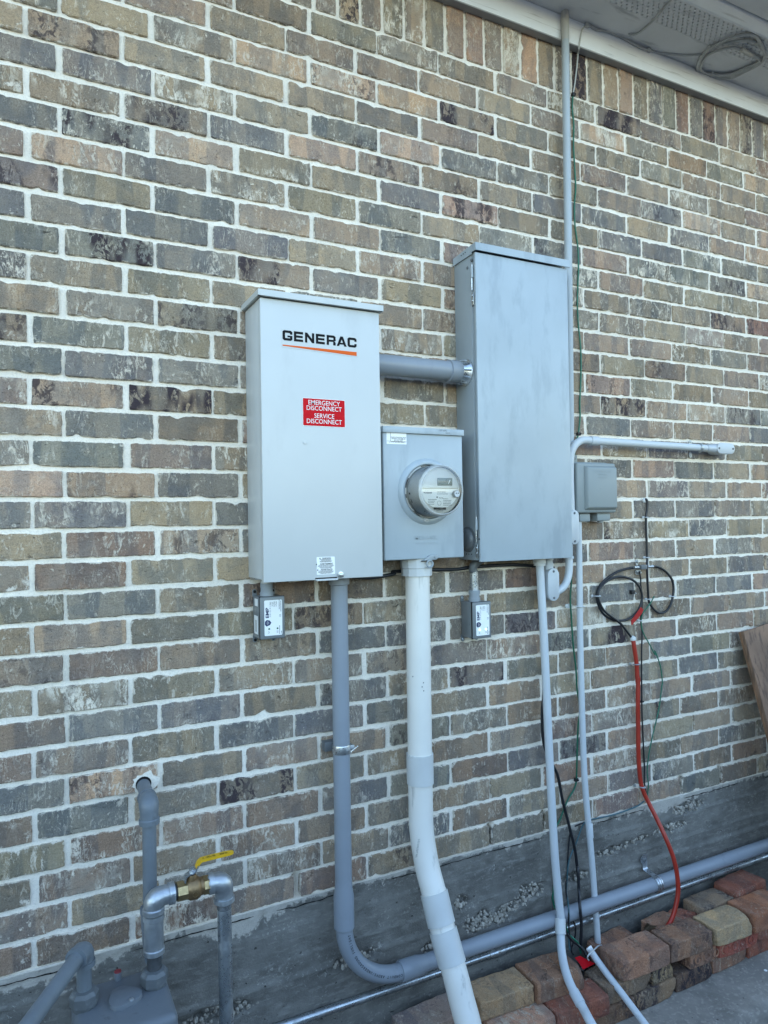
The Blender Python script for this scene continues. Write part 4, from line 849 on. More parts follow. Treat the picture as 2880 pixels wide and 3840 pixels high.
# ------------------------------------------------------------------ surge protector boxes
def surge_box(x0, z0, lit, label, pipe_top, steel):
    w_, h_, d_ = .0705, .1155, .071
    t = thing('surge_protector', label, 'surge protector', (x0+w_/2, 0, z0), 'grey surge protector boxes hung below the cabinets')
    m = MB(); m.box(x0+.001, x0+w_-.001, -d_+.009, -.003, z0+.0015, z0+h_-.0015, .002); m.build('case', MT['emp_grey'], t)
    m = MB(); m.box(x0+.0002, x0+w_-.0002, -d_+.0088, -d_+.006, z0, z0+h_, .0006); m.build('gasket', MT['rubber'], t)
    m = MB(); m.box(x0+.0005, x0+w_-.0005, -d_, -d_+.0058, z0+.0005, z0+h_-.0005, .0035, 3); ld = m.build('lid', MT['emp_grey'], t)
    for ux in (x0+.006, x0+w_-.012):
        for uz, s_ in ((z0+h_, 1), (z0, -1)):
            m = MB(); m.prism(stadium(ux, uz+s_*.004, .012, .024, -.004), (0, .003, 0)); e_ = m.build('mounting_ear', MT['emp_grey'], t)
            m = MB(); screw(m, (ux, -.004, uz+s_*.009), .0042); m.build('mounting_screw', MT['zinc'] if steel else MT['hole'], e_)
    y = -d_-.0002; a, b = x0+.012, x0+w_-.0085
    sk = plate('face_label', ld, MT['sticker'], a, b, z0+.010, z0+h_-.010, y, .0004, .003)
    up = dict(xd=(0, 0, 1), yd=(-1, 0, 0))
    text('label_print', sk, MT['blue_print'], 'EMP', (a+.0085, y-.0005, z0+.0715), .0125, sx=1.25, bold=.03, **up)
    text('label_print', sk, MT['blue_print'], 'SHIELD', (a+.0165, y-.0005, z0+.073), .0055, sx=.95, space=1.7, **up)
    for k, s_ in enumerate(('L1: Black', 'L2: Red', 'N: White', 'G: Green')): text('label_print', sk, MT['black_print'], s_, (a+.0165+.0055*k, y-.0005, z0+h_-.021), .0045, sx=.8, bold=.012, **up)
    text('label_print', sk, MT['black_print'], 'CE', (a+.0445, y-.0005, z0+.062), .0065, **up)
    text('label_print', sk, MT['black_print'], 'L1', (a+.0115, y-.0005, z0+.0195), .0058, bold=.012, **up); text('label_print', sk, MT['black_print'], 'L2', (a+.036, y-.0005, z0+.0195), .0058, bold=.012, **up)
    m = MB()
    for zz, ln, xx in ((z0+.013, .022, .0415), (z0+.013, .008, .0465), (z0+h_-.036, .024, .041), (z0+h_-.042, .030, .0455)):
        q = zz
        rr = random.Random(int(xx*1e4))
        while q < zz+ln:
            s_ = rr.uniform(.0008, .0028); m.prism([(a+xx, y-.0004, q), (a+xx+.0018, y-.0004, q), (a+xx+.0018, y-.0004, q+s_), (a+xx, y-.0004, q+s_)], (0, -.0003, 0)); q += s_+.0008
    m.build('fine_print', MT['grey_print'], sk, kind='stuff')
    m = MB(); cx, cz = a+.0095, z0+.0445
    m.prism([(cx-.0085, y-.0004, cz-.004), (cx-.004, y-.0004, cz-.009), (cx+.006, y-.0004, cz-.0055), (cx+.0095, y-.0004, cz+.0005), (cx+.005, y-.0004, cz+.0065), (cx-.003, y-.0004, cz+.0085), (cx-.008, y-.0004, cz+.004)], (0, -.0003, 0)); m.build('shield_emblem', MT['blue_print'], sk)
    m = MB()
    for R_ in (.0035, .006, .0085): m.tube(arc((cx+.006, y-.0009, cz), (-1, 0, 0), (0, 0, 1), R_, -38, 38, 8), .0004, 4)
    m.build('emblem_arcs', MT['white_print'], sk)
    for q in (.013, .0365):
        m = MB(); m.lathe([(0, .0026), (.0015, .0022), (.002, .001)], (a+q, y-.0004, z0+.0285), (0, -1, 0), 12); m.build('indicator_light', MT['led_on'] if lit else MT['led_off'], ld, label='lit indicator light' if lit else None)
    if not lit:
        m = MB(); m.box(x0+.0003, x0+.0009, -d_+.022, -.016, z0+.012, z0+.062); m.build('side_label', MT['sticker'], t)
        m = MB(); m.box(x0+.0003, x0+.0009, -d_+.022, -.022, z0+.088, z0+.108); m.build('side_label', MT['sticker'], t)
        m = MB()
        for q in (-.033, -.030, -.038): m.box(x0+.0001, x0+.0003, q, q+.0015, z0+.018, z0+.050)
        build_each(m, 'print_line', MT['grey_print'], t)
    cx = x0+w_*.5-.005; y = -.037; zt = z0+h_
    m = MB(); m.lathe([(-.001, .0185), (.010, .0185), (.0105, .0165), (.022, .0165), (.0222, .0185 if steel else .0172), (.034, .0185 if steel else .0172)], (cx, y, zt), (0, 0, 1), 28); m.build('threaded_hub', MT['pvc_grey2'], t)
    m = MB(); m.lathe([(.034, .0134 if steel else .0162), (pipe_top-zt, .0134 if steel else .0162)], (cx, y, zt), (0, 0, 1), 24); m.build('nipple', MT['zinc'] if steel else MT['beige_steel'], t)
    if steel:
        m = MB(); m.tube(spline([(cx+.001, y, pipe_top-.004), (cx-.004, y, pipe_top+.012), (cx+.006, y-.004, pipe_top+.028), (cx+.03, y-.01, 1.545)], 6), .0135, 14); m.build('flexible_sleeve', MT['dark_steel'], t)
    return t
surge_box(.5460, 1.3545, False, 'surge protector box under the pale grey cabinet, its indicator lights dark', 1.516, False)
surge_box(1.2290, 1.2950, True, 'surge protector box on a bright steel nipple with two lit indicator lights', 1.503, True)

# ------------------------------------------------------------------ conduits
t = thing('grey_conduit_nipple', 'short horizontal grey plastic conduit joining the two tall cabinets', 'conduit', (1.05, -.06, 2.13))
m = MB(); m.tube([(.8805, -.06, 2.131), (1.176, -.06, 2.131)], .0302, 28); m.build('pipe', MT['pvc_grey'], t)
m = MB(); m.lathe([(0, .031), (.002, .0345), (.038, .0345), (.040, .033), (.040, .030)], (1.158, -.06, 2.131), (1, 0, 0), 28); m.build('coupling', MT['pvc_grey'], t)
m = MB(); m.lathe([(0, .033), (.012, .033), (.022, .036), (.026, .0415), (.030, .0415)], (1.1972, -.06, 2.131), (1, 0, 0), 28)
for k in range(10):
    a = 2*PI*k/10; c = Vector((0, math.cos(a), math.sin(a)))
    m.tube([Vector((1.198, -.06, 2.131))+c*.0345, Vector((1.222, -.06, 2.131))+c*.038], .0025, 6)
m.build('locknut_bushing', MT['zinc'], t)

gcx, gcz, er = .7825, .3430, .178
t = thing('grey_conduit', 'grey plastic conduit dropping from the pale cabinet and bending along the foundation', 'conduit', (gcx, -.06, .30))
m = MB(); m.tube([(gcx, -.06, 1.5135), (gcx, -.06, .63)], .0241, 26); m.build('upright_pipe', MT['pvc_grey'], t)
m = MB(); m.lathe([(0, .0295), (.022, .0295), (.024, .0265), (.0245, .0242)], (gcx, -.06, 1.5135), (0, 0, -1), 28); m.build('terminal_adapter', MT['pvc_grey'], t)
m = MB(); m.lathe([(0, .0244), (.022, .0250), (.040, .0288), (.130, .0292), (.132, .0275), (.132, .0243)], (gcx, -.06, .652), (0, 0, -1), 28); m.build('bell_end', MT['pvc_grey'], t)
pts = [(gcx, -.06, .55)]+arc((gcx+er, -.06, gcz+er), (-1, 0, 0), (0, 0, -1), er, 0, 90, 22)+[(1.0, -.06, gcz)]
m = MB(); m.tube(pts, .0241, 26); m.build('elbow', MT['pvc_grey'], t)
m = MB(); m.tube([(gcx+er+.03, -.06, gcz), (3.6, -.06, gcz)], .0240, 26); m.build('horizontal_pipe', MT['pvc_grey'], t)
m = MB(); m.lathe([(0, .0243), (0, .0282), (.002, .0295), (.058, .0290), (.078, .0250), (.086, .0242)], (gcx+er-.002, -.06, gcz), (1, 0, 0), 28, False); m.build('bell_end', MT['pvc_grey'], t)
s_ = 'LIC CONDUIT ABOVE/UNDERGROUND SUNLIGHT RES'
ang0 = 97.; step = 2.5
for k, ch in enumerate(s_):
    if ch == ' ': continue
    a = math.radians(ang0-step*k)
    rad = er-.005; p = Vector((gcx+er-rad*math.cos(a), -.0846, gcz+er-rad*math.sin(a)))
    xd = Vector((-math.sin(a), 0, math.cos(a))); yd = Vector((-math.cos(a), 0, -math.sin(a)))
    if a > PI/2: xd = Vector((-1, 0, 0)); p = Vector((gcx+er+rad*(a-PI/2), -.0846, gcz+.005)); yd = Vector((0, 0, -1))
    text('printed_lettering', t, MT['black_print'], ch, p, .0105, xd, yd, .72, .012)
def upright_strap():
    z = 1.02545
    m = MB(); m.box(gcx-.038, gcx+.040, -.030, -.002, z-.013, z+.013, .001)
    m.bm.faces.ensure_lookup_table(); m.build('strap_back', MT['dark_steel'], t)
    m = MB(); m.lathe([(-.012, .0255), (-.010, .0262), (0, .0268), (.010, .0262), (.012, .0255)], (gcx, -.06, z), (0, 0, 1), 28, False); m.box(gcx+.020, gcx+.034, -.075, -.048, z-.008, z+.008, .001); m.build('pipe_clamp', MT['zinc'], t)
    m = MB(); m.tube([(gcx+.016, -.088, z-.004), (gcx+.046, -.070, z+.002)], .0022, 8); m.lathe([(0, .0055), (.004, .0055)], (gcx+.014, -.089, z-.004), (-.8, -.5, 0), 8); m.build('clamp_bolt', MT['zinc'], t)
upright_strap()
sx_ = 2.006
m = MB()
for dx in (-.010, 0, .010): m.tube(arc((sx_+dx, -.06, gcz), (0, -1, 0), (0, 0, 1), .0262, -100, 100, 16), .0034 if dx else .0046, 8)
m.tube(arc((sx_, -.06, gcz), (0, -1, 0), (0, 0, 1), .0250, -100, 100, 16), .013, 6, True, .12)
st2 = m.build('one_hole_strap', MT['zinc'], t)
m = MB()
SR = fillet([(0, -.011, gcz+.086), (0, -.011, gcz+.034), (0, -.040, gcz+.029), (0, -.062, gcz+.0262)], .008, 5)
rows = [[m.bm.verts.new((sx_+dx, p.y+dy, p.z)) for dx, dy in ((-.0115, 0), (.0115, 0), (.0115, -.0022), (-.0115, -.0022))] for p in SR]
for a_, c_ in zip(rows, rows[1:]):
    for k in range(4): m.bm.faces.new((a_[k], a_[(k+1) % 4], c_[(k+1) % 4], c_[k]))
m.bm.faces.new(rows[0]); m.bm.faces.new(rows[-1][::-1])
m.lathe([(0, .0155), (.002, .0155), (.003, .013)], (sx_-.002, -.008, gcz+.066), (0, -1, 0), 18); m.build('strap_tab', MT['zinc'], st2)
m = MB(); screw(m, (sx_-.002, -.011, gcz+.066), .0085, h=.005); m.build('anchor_screw', MT['dark_steel'], st2)

t = thing('steel_tube', 'thin galvanised steel tube running low along the foundation', 'conduit', (1.4, -.02, .25))
m = MB(); m.tube([(-1.2, -.02, .290), (1.44, -.02, .2695)], .0118, 18); m.build('tube', MT['emt'], t)
m = MB(); m.tube([(1.40, -.02, .270), (3.6, -.02, .2735)], .0118, 18); m.build('tube', MT['emt'], t)
for cx in (1.30, ):
    m = MB(); m.lathe([(0, .0125), (.002, .0142), (.026, .0142), (.028, .0155), (.034, .0155), (.036, .0142), (.06, .0142), (.062, .0125)], (cx, -.02, .2705), (1, 0, -.006), 20); m.build('tube_coupling', MT['emt'], t)

t = thing('white_riser', 'thick white plastic riser pipe below the round meter, bowed outwards at its foot', 'conduit', (1.05, -.2, .07))
RP = spline([(1.0335, -.070, 1.53), (1.0330, -.070, 1.20), (1.0320, -.070, .93), (1.0310, -.072, .82), (1.0300, -.078, .74), (1.0345, -.098, .65), (1.0400, -.128, .58), (1.0450, -.152, .515), (1.0500, -.178, .455), (1.0560, -.208, .39), (1.0610, -.236, .325), (1.0640, -.262, .272), (1.068, -.285, .20), (1.070, -.300, .10), (1.070, -.303, .03)], 8)
m = MB(); m.tube(RP, .0365, 30); m.build('pipe', MT['pvc_white'], t)
def sleeve(za, zb, r_, nm, mat):
    q = [p for p in RP if zb-.02 < p.z < za+.02]
    def at(z):
        for a, b in zip(RP, RP[1:]):
            if a.z >= z >= b.z: return a+(b-a)*((a.z-z)/max(1e-9, a.z-b.z))
    P_ = [at(za+(zb-za)*k/10) for k in range(11)]
    m = MB(); m.tube([P_[0]]+P_+[P_[-1]], [.0366]+[r_]*11+[.0366], 30); return m.build(nm, mat, t)
sleeve(0.97425, 0.88572, .0402, 'coupling', MT['pvc_coup'])
sleeve(0.5844, 0.50536, .0405, 'coupling', MT['pvc_coup'])
sleeve(0.49166, 0.4121, .0405, 'coupling', MT['pvc_coup'])
m = MB(); m.lathe([(0, .048), (.028, .048), (.030, .046), (.052, .046), (.054, .0375)], (1.0335, -.066, 1.556), (0, 0, -1), 12); m.build('hub', MT['pvc_coup'], t, 20)
text('printed_lettering', t, MT['grey_print'], '2-02 SUNLIGHT RES', (0.98942, -0.122, 0.72256), .009, (-.02, .28, -.96), (.98, .0, -.02), .8, depth=.0008)
m = MB(); rr = random.Random(8)
for q in ((0.99197, -0.1065, 1.21365), (1.02759, -0.1065, 1.19145), (1.02279, -0.1065, 1.17981), (1.02791, -0.1065, 1.16765)): m.lathe([(0, .0020), (.0006, .0016)], q, (0, -1, 0), 7)
build_each(m, 'scuff_mark', MT['grey_print'], t)

t = thing('white_conduit', 'thin white conduit with a collar below the breaker panel, bending out over the loose bricks', 'conduit', (1.52, -.07, .1))
TA = [(1.5065, -.058, 1.5395), (1.5085, -.060, 1.45), (1.515, -.064, 1.25), (1.522, -.070, .90), (1.532, -.074, .59), (1.538, -.082, .44), (1.541, -.090, .355)]
TB = [tuple(q) for q in ((1.54016, -0.088, 0.35208), (1.52652, -0.105, 0.31429), (1.50731, -0.13, 0.28635), (1.48571, -0.165, 0.26584), (1.46859, -0.205, 0.2455), (1.46094, -0.245, 0.22406), (1.45609, -0.285, 0.20625), (1.44828, -0.325, 0.19096))]
m = MB(); m.tube(spline(TA, 6), .0134, 18); m.build('pipe', MT['paint_white'], t)
PB = spline(TB+[(TB[-1][0]+.02, TB[-1][1]-.06, TB[-1][2]-.07), (TB[-1][0]+.03, TB[-1][1]-.11, TB[-1][2]-.15)], 8); m = MB(); m.tube(PB, .0134, 18); m.build('pipe', MT['paint_white'], t)
m = MB(); q0, q1 = Vector(TB[0]), Vector(TB[1]); d_ = (q1-q0).normalized(); m.tube([q0-d_*.004, q0-d_*.004, q0+d_*.040, q0+d_*.040], [.0135, .0172, .0172, .0135], 20); m.build('collar', MT['pvc_coup'], t)
iB = 5*8-2; m = MB(); m.tube([PB[iB], PB[iB], PB[iB+2], PB[iB+4], PB[iB+6], PB[iB+7], PB[iB+7]], [.0135, .0160, .0160, .0160, .0160, .0160, .0135], 18); m.build('bell_end', MT['paint_white'], t)
m = MB(); m.lathe([(0, .0215), (.018, .0215), (.020, .0195), (.026, .0195), (.0265, .0136)], (1.5062, -.058, 1.5385), (0, 0, -1), 20); m.build('terminal_adapter', MT['pvc_coup'], t)

def lb_body(nm, parent, cx, cz, w_, h_, y0, y1, mat):
    m = MB(); m.prism(stadium(cx, cz, w_, h_, y0), (0, y1-y0, 0)); b = m.build(nm, mat, parent)
    m = MB(); m.prism(stadium(cx, cz, w_+.001, h_+.001, y1-.0002), (0, -.004, 0), .0015); cv = m.build('oval_cover', mat, b)
    m = MB()
    for s_ in (-1, 1):
        if h_ > w_: screw(m, (cx, y1-.004, cz+s_*(h_/2-.010)), .0042)
        else: screw(m, (cx+s_*(w_/2-.010), y1-.004, cz), .0042)
    build_each(m, 'cover_screw', MT['dark_steel'], b)
    return b
mast_x = 1.674
t = thing('service_mast', 'slim pipe rising beside the breaker panel into the soffit, cream at its top', 'conduit', (mast_x, -.035, 1.45))
m = MB(); m.tube([(1.680, -.037, 3.436), (1.6785, -.037, 3.32949)], .01375, 18); m.build('painted_top', MT['mast_cream'], t)
m = MB(); m.tube([(1.6785, -.037, 3.32949), (1.6745, -.037, 2.66), (1.668, -.037, 2.0), (1.648, -.040, 1.535)], .01335, 18); m.build('pipe', MT['mast_grey'], t)
m = MB(); m.lathe([(0, .0165), (.008, .0165), (.009, .0135)], (1.648, -.040, 1.538), (0, 0, -1), 20); m.build('ring', MT['paint_white'], t)
lbx, lbz = 1.5415, 1.4485
m = MB(); m.tube(spline([(1.648, -.040, 1.537), (1.647, -.042, 1.505), (1.640, -.044, 1.470), (1.622, -.046, 1.440), (1.598, -.046, 1.425), (1.560, -.046, 1.412)], 6), .0128, 16); m.build('sweep_elbow', MT['paint_white'], t)
lb = lb_body('conduit_body', t, lbx+.010, lbz, .046, .108, -.030, -.070, MT['alu'])
m = MB(); m.lathe([(0, .0165), (.030, .0165), (.031, .0145), (.040, .0145), (.041, .0170), (.060, .0170)], (lbx+.010, -.048, lbz+.040), (0, 0, 1), 20); m.build('neck', MT['alu'], lb)

t = thing('side_conduit', 'short white conduit sweeping from an oval fitting to the right across the bricks', 'conduit', (1.65, -.05, 1.58))
sxm = 1.6475
PT = [(sxm-.006, -.062, 1.690), (sxm-.006, -.060, 1.80)]+[(sxm-.004, -.060, 1.865)]+arc((sxm+.066, -.060, 1.868), (-1, 0, 0), (0, 0, 1), .0685, 0, 88, 12)+[(1.745, -.060, 1.9355)]
m = MB(); m.tube(PT, .0134, 18); m.build('sweep_elbow', MT['paint_white'], t)
m = MB(); m.tube([(1.73, -.060, 1.9355), (2.335, -.048, 1.9300)], .0134, 18); m.build('pipe', MT['paint_white'], t)
m = MB(); m.lathe([(0, .0136), (0, .0160), (.036, .0160), (.038, .0136)], (1.735, -.060, 1.9355), (1, 0.02, -.008), 20, False); m.build('coupling', MT['paint_white'], t)
lb_body('conduit_body', t, 1.6410, 1.6375, .0385, .1150, -.050, -.076, MT['alu'])
lb = lb_body('end_fitting', t, 2.4290, 1.9300, .1000, .0400, -.018, -.062, MT['alu'])
m = MB(); m.lathe([(0, .0150), (.028, .0165), (.052, .019)], (2.338, -.046, 1.930), (1, 0, 0), 20); m.build('neck', MT['alu'], lb)
m = MB(); m.tube(arc((2.298, -.049, 1.930), (0, -1, 0), (0, 0, 1), .0152, -95, 95, 14), .0045, 8)
for s_ in (-1, 1): m.prism(stadium(2.298, 1.930+s_*.024, .014, .020, -.006), (0, -.003, 0)); screw(m, (2.298, -.009, 1.930+s_*.026), .004)
m.build('pipe_clip', MT['galv'], t)

t = thing('drop_conduit', 'slim white conduit from the grey plastic box straight down to the loose bricks', 'conduit', (1.70, -.04, .15))
PC = [(1.6945, -.040, 1.690), (1.6938, -.040, 1.43), (1.6920, -.040, 1.21), (1.6975, -.041, .80), (1.7155, -.043, .565), (1.7205, -.044, .50), (1.7290, -.048, .34), (1.7290, -.058, .205), (1.728, -.060, .10)]
m = MB(); m.tube(spline(PC, 6), .0107, 18); m.build('pipe', MT['paint_white'], t)
z = 0.56502
m = MB(); m.lathe([(0, .0109), (.001, .0122), (.05, .0122), (.052, .0109)], (1.7165, -.0430, z), (-.06, .01, 1), 18, False); m.build('bell_end', MT['paint_white'], t)
z = 1.36299
m = MB(); m.tube(arc((1.692, -.040, z), (0, -1, 0), (1, 0, 0), .0120, -100, 100, 12), .007, 8, True, .25); m.prism(stadium(1.672, z, .032, .014, -.006), (0, -.003, 0)); screw(m, (1.664, -.008, z), .0042); m.build('pipe_clip', MT['pvc_coup'], t)

t = thing('loose_white_pipe', 'loose length of thin white pipe lying over the bricks, open at its upper end', 'pipe', (1.75, -.2, .2))
LPs = [Vector(q) for q in ((1.62967, -0.12, 0.25386), (1.63762, -0.16, 0.22127), (1.6513, -0.245, 0.16704), (1.66283, -0.33, 0.11666))]
LPs.append(LPs[-1]+(LPs[-1]-LPs[-2])*.8)
m = MB(); m.tube(spline(LPs, 6), .0107, 18, False); 
d_ = (LPs[1]-LPs[0]).normalized(); m.build('pipe', MT['paint_white'], t)
m = MB(); m.tube([LPs[0]+d_*.010, LPs[0]+d_*.012], .0100, 16); m.build('bore', MT['hole'], t)
m = MB(); m.tube([LPs[0]+d_*.0005, LPs[0]+d_*.0001, LPs[0]+d_*.006], [.0090, .0112, .0109], 18, False); m.build('broken_lip', MT['white_print'], t)
t = thing('tie_wire', 'grey wire loop tying the loose white pipe to the upright conduit', 'wire', tuple(LPs[0]))
m = MB(); m.tube(spline([(1.61113, -0.14, 0.22755), (1.59732, -0.15, 0.24631), (1.60477, -0.152, 0.25761), (1.63652, -0.138, 0.25352), (1.69556, -0.1, 0.231), (1.72688, -0.085, 0.211), (1.73171, -0.085, 0.19497), (1.72392, -0.085, 0.18094)], 6), .0022, 8); m.build('wire', MT['pvc_coup'], t)

# ------------------------------------------------------------------ grey plastic telephone box
bx0, bx1, bz0, bz1 = 1.6605, 1.8385, 1.685, 1.8575
t = thing('telephone_box', 'grey plastic utility box with a raised lid right of the breaker panel', 'junction box', ((bx0+bx1)/2, 0, bz0-.03))
m = MB(); m.box(bx0+.006, bx1-.006, -.045, -.002, bz0+.004, bz1+.002, .006, 3); m.box(bx0+.03, bx0+.06, -.012, -.002, bz1-.002, bz1+.032, .002); m.build('box_base', MT['tel_grey'], t)
m = MB(); m.box(bx0-.004, bx1-.020, -.054, -.0455, bz0+.001, bz1+.004, .004, 3); m.build('gasket_rim', MT['tel_grey'], t)
m = MB(); m.box(bx0, bx1, -.074, -.0545, bz0, bz1, .007, 3); ld = m.build('lid', MT['tel_grey'], t)
m = MB(); b = bmesh.new(); bmesh.ops.create_cube(b, size=1)
rx0, rx1, rz0, rz1 = 1.6905, 1.8335, bz0+.009, bz1-.009
for v in b.verts:
    s_ = -.0 if v.co.y > 0 else .008
    v.co = Vector((rx0+s_ if v.co.x < 0 else rx1-s_*.5, -.0735 if v.co.y > 0 else -.088, rz0+s_*1.2 if v.co.z < 0 else rz1-s_))
bmesh.ops.bevel(b, geom=list(b.edges), offset=.003, segments=2, affect='EDGES', profile=.5); m._merge(b); m.build('raised_panel', MT['tel_grey'], ld)
for k, s_ in enumerate(('CUSTOMER ACCESS', 'NETWORK', 'INTERFACE')):
    text('embossed_lettering', ld, MT['tel_grey'], s_, (1.76249, -.0878, 1.82656-.0105*k), .0085, sx=1.0, depth=.0005)
m = MB(); m.lathe([(0, .0025), (.0008, .001)], (1.75513, -0.0879, 1.76912), (0, -1, 0), 8); m.build('moulding_mark', MT['tel_grey'], ld)
m = MB(); m.box(bx0+.024, bx0+.072, -.058, -.010, bz0-.030, bz0-.001, .004); m.build('cable_gland', MT['tel_grey'], t)
m = MB(); m.box(bx0+.104, bx0+.165, -.058, -.010, bz0-.028, bz0-.001, .004); m.build('cable_gland', MT['tel_grey'], t)
m = MB(); m.lathe([(0, .012), (.006, .011), (.008, .007)], (bx0+.140, -.034, bz0-.027), (0, 0, -1), 16); m.build('gland_plug', MT['alu'], t)
m = MB(); screw(m, (bx0+.046, -.012, bz1+.019), .005); m.build('mounting_screw', MT['dark_steel'], t)
m = MB(); m.lathe([(0, .006), (.006, .006)], (bx1-.001, -.045, bz1-.072), (1, 0, 0), 12); m.build('lock_screw', MT['rubber'], t)
m = MB()
for dz in (.040, .132): m.box(bx0-.007, bx0+.004, -.052, -.030, bz0+dz, bz0+dz+.022, .001)
build_each(m, 'hinge_knuckle', MT['dark_steel'], t)

# ------------------------------------------------------------------ cables
def cable(name, label, pts, r_, mat, sub=6, n=10, cat='cable'):
    t = thing(name, label, cat, tuple(pts[0]))
    m = MB(); m.tube(spline(pts, sub), r_, n); m.build('jacket', MT[mat], t); return t
def clip(parent, p, d=(1, 0, 0), mat='clip', r_=.006):
    p = Vector(p); d = Vector(d).normalized(); m = MB()
    s_ = d.cross(Vector((0, 1, 0))).normalized()
    m.tube(arc((p.x, p.y, p.z), s_, (0, -1, 0), r_, -10, 190, 10), .0042, 6, True, .5)
    m.box(p.x+s_.x*r_*1.5-.0045, p.x+s_.x*r_*1.5+.0045, -.007, -.001, p.z+s_.z*r_*1.5-.0045, p.z+s_.z*r_*1.5+.0045, .001)
    m.lathe([(0, .0028), (.003, .002)], (p.x+s_.x*r_*1.6, -.007, p.z+s_.z*r_*1.6), (0, -1, 0), 8)
    m.build('nail_clip', MT[mat], parent)

t = cable('coax_drop', 'black cable coming out of the wall and running down to its loop on the right', [(2.0561, -0.001, 1.7323), (2.0553, -0.008, 1.7337), (2.0591, -0.01, 1.7207), (2.0561, -0.01, 1.6948), (2.0499, -0.01, 1.6657), (2.05, -0.01, 1.6043), (2.0516, -0.01, 1.517), (2.0415, -0.018, 1.4824), (2.0466, -0.014, 1.4272), (2.0538, -0.01, 1.3684), (2.0561, -0.01, 1.3554), (2.0655, -0.01, 1.3386), (2.0875, -0.01, 1.3176), (2.1144, -0.01, 1.3059), (2.1444, -0.01, 1.3103), (2.1682, -0.01, 1.3316), (2.1817, -0.01, 1.362), (2.1877, -0.01, 1.393), (2.1803, -0.01, 1.4264), (2.1555, -0.01, 1.454), (2.1238, -0.01, 1.4734), (2.0921, -0.01, 1.4823), (2.0719, -0.014, 1.4834), (2.0452, -0.02, 1.4836)], .0045, 'coax')
for q, d_ in (((745, 310), (0, 0, 1)), ): pass
clip(t, (2.0504, -0.01, 1.66635), (0, 0, 1)); clip(t, (2.05252, -0.01, 1.517), (0, 0, 1)); clip(t, (2.05492, -0.01, 1.36191), (0, 0, 1)); clip(t, (2.1836, -0.01, 1.36418), (0, 0, 1))
m = MB(); m.lathe([(0, .0045), (.020, .0052), (.022, .0058), (.026, .0058)], (2.04296, -0.02, 1.4837), (1, 0, 0), 14); m.build('plug', MT['zinc'], t)
m = MB(); m.lathe([(0, .010), (.003, .009), (.005, .006)], (2.05248, -0.001, 1.73003), (0, -1, 0), 14); m.build('wall_bushing', MT['pvc_coup'], t)

t = cable('coax_coil', 'black cable wound in a double loop on the left of the splice', [(1.9922, -0.02, 1.484), (1.9614, -0.012, 1.4815), (1.9096, -0.012, 1.4737), (1.8628, -0.012, 1.4571), (1.8248, -0.012, 1.4358), (1.8036, -0.012, 1.4122), (1.7973, -0.012, 1.3895), (1.8043, -0.012, 1.3597), (1.8241, -0.012, 1.3274), (1.8588, -0.012, 1.3046), (1.8986, -0.014, 1.2946), (1.9436, -0.016, 1.297), (1.9876, -0.016, 1.3191), (2.0104, -0.016, 1.3525), (2.0147, -0.016, 1.381), (2.0032, -0.016, 1.4105), (1.9733, -0.016, 1.436), (1.9348, -0.016, 1.4497), (1.8966, -0.016, 1.4532), (1.8543, -0.016, 1.4454), (1.8197, -0.017, 1.4271), (1.8019, -0.018, 1.4097), (1.7973, -0.018, 1.39), (1.8069, -0.018, 1.3632), (1.8267, -0.018, 1.3356), (1.8594, -0.02, 1.3117), (1.8986, -0.018, 1.2882), (1.9318, -0.014, 1.2599), (1.9632, -0.014, 1.2255)], .0045, 'coax')
clip(t, (1.79788, -0.014, 1.39023), (0, 0, 1), r_=.010)
m = MB(); m.lathe([(0, .0045), (.018, .0052), (.020, .0058), (.024, .0058)], (1.99659, -0.02, 1.48381), (-1, 0, 0), 14); m.build('plug', MT['zinc'], t)
gx_, gz_ = (2.01857, 1.48348)
t = thing('ground_block', 'small metal ground block joining the two black cables', 'cable splice', (gx_, 0, gz_))
m = MB(); m.box(gx_-.014, gx_+.016, -.026, -.010, gz_-.008, gz_+.008, .001); m.build('block', MT['dark_steel'], t)
m = MB(); m.prism(stadium(gx_-.016, gz_+.018, .012, .022, -.004), (0, -.003, 0)); m.prism(stadium(gx_-.010, gz_-.020, .030, .018, -.004), (0, -.003, 0)); build_each(m, 'mounting_tab', MT['zinc'], t)
m = MB(); screw(m, (gx_-.016, -.007, gz_+.020), .005, h=.006); screw(m, (gx_-.002, -.007, gz_-.020), .005, h=.006); build_each(m, 'tab_screw', MT['zinc'], t)
cx_, cz_ = (1.97843, 1.39232)
t = thing('cable_clamp', 'small empty black cable clamp nailed inside the black cable loop', 'cable clip', (cx_, 0, cz_))
m = MB(); m.box(cx_-.012, cx_+.006, -.014, -.001, cz_-.006, cz_+.008, .002); m.build('clamp_body', MT['rubber'], t)
m = MB(); screw(m, (cx_+.007, -.010, cz_-.004), .004, h=.006); m.build('nail', MT['zinc'], t)
t = cable('black_ground_wire', 'thin black wire hanging from the ground block down beside the red duct', [(2.006, -0.014, 1.4677), (2.0183, -0.008, 1.4411), (2.0182, -0.008, 1.4187), (2.0274, -0.005, 1.3793), (2.0251, -0.006, 1.3345), (2.0168, -0.008, 1.3065), (2.0145, -0.008, 1.2842), (2.0203, -0.008, 1.2388), (2.0154, -0.008, 1.156), (2.0119, -0.008, 0.9839), (2.0128, -0.008, 0.903), (2.0183, -0.008, 0.7523), (2.0178, -0.008, 0.6775), (2.031, -0.008, 0.6347)], .0028, 'coax')
clip(t, (2.01272, -0.008, 1.28497), (0, 0, 1), r_=.005); clip(t, (2.01355, -0.008, 0.98655), (0, 0, 1), r_=.004, mat='rubber')
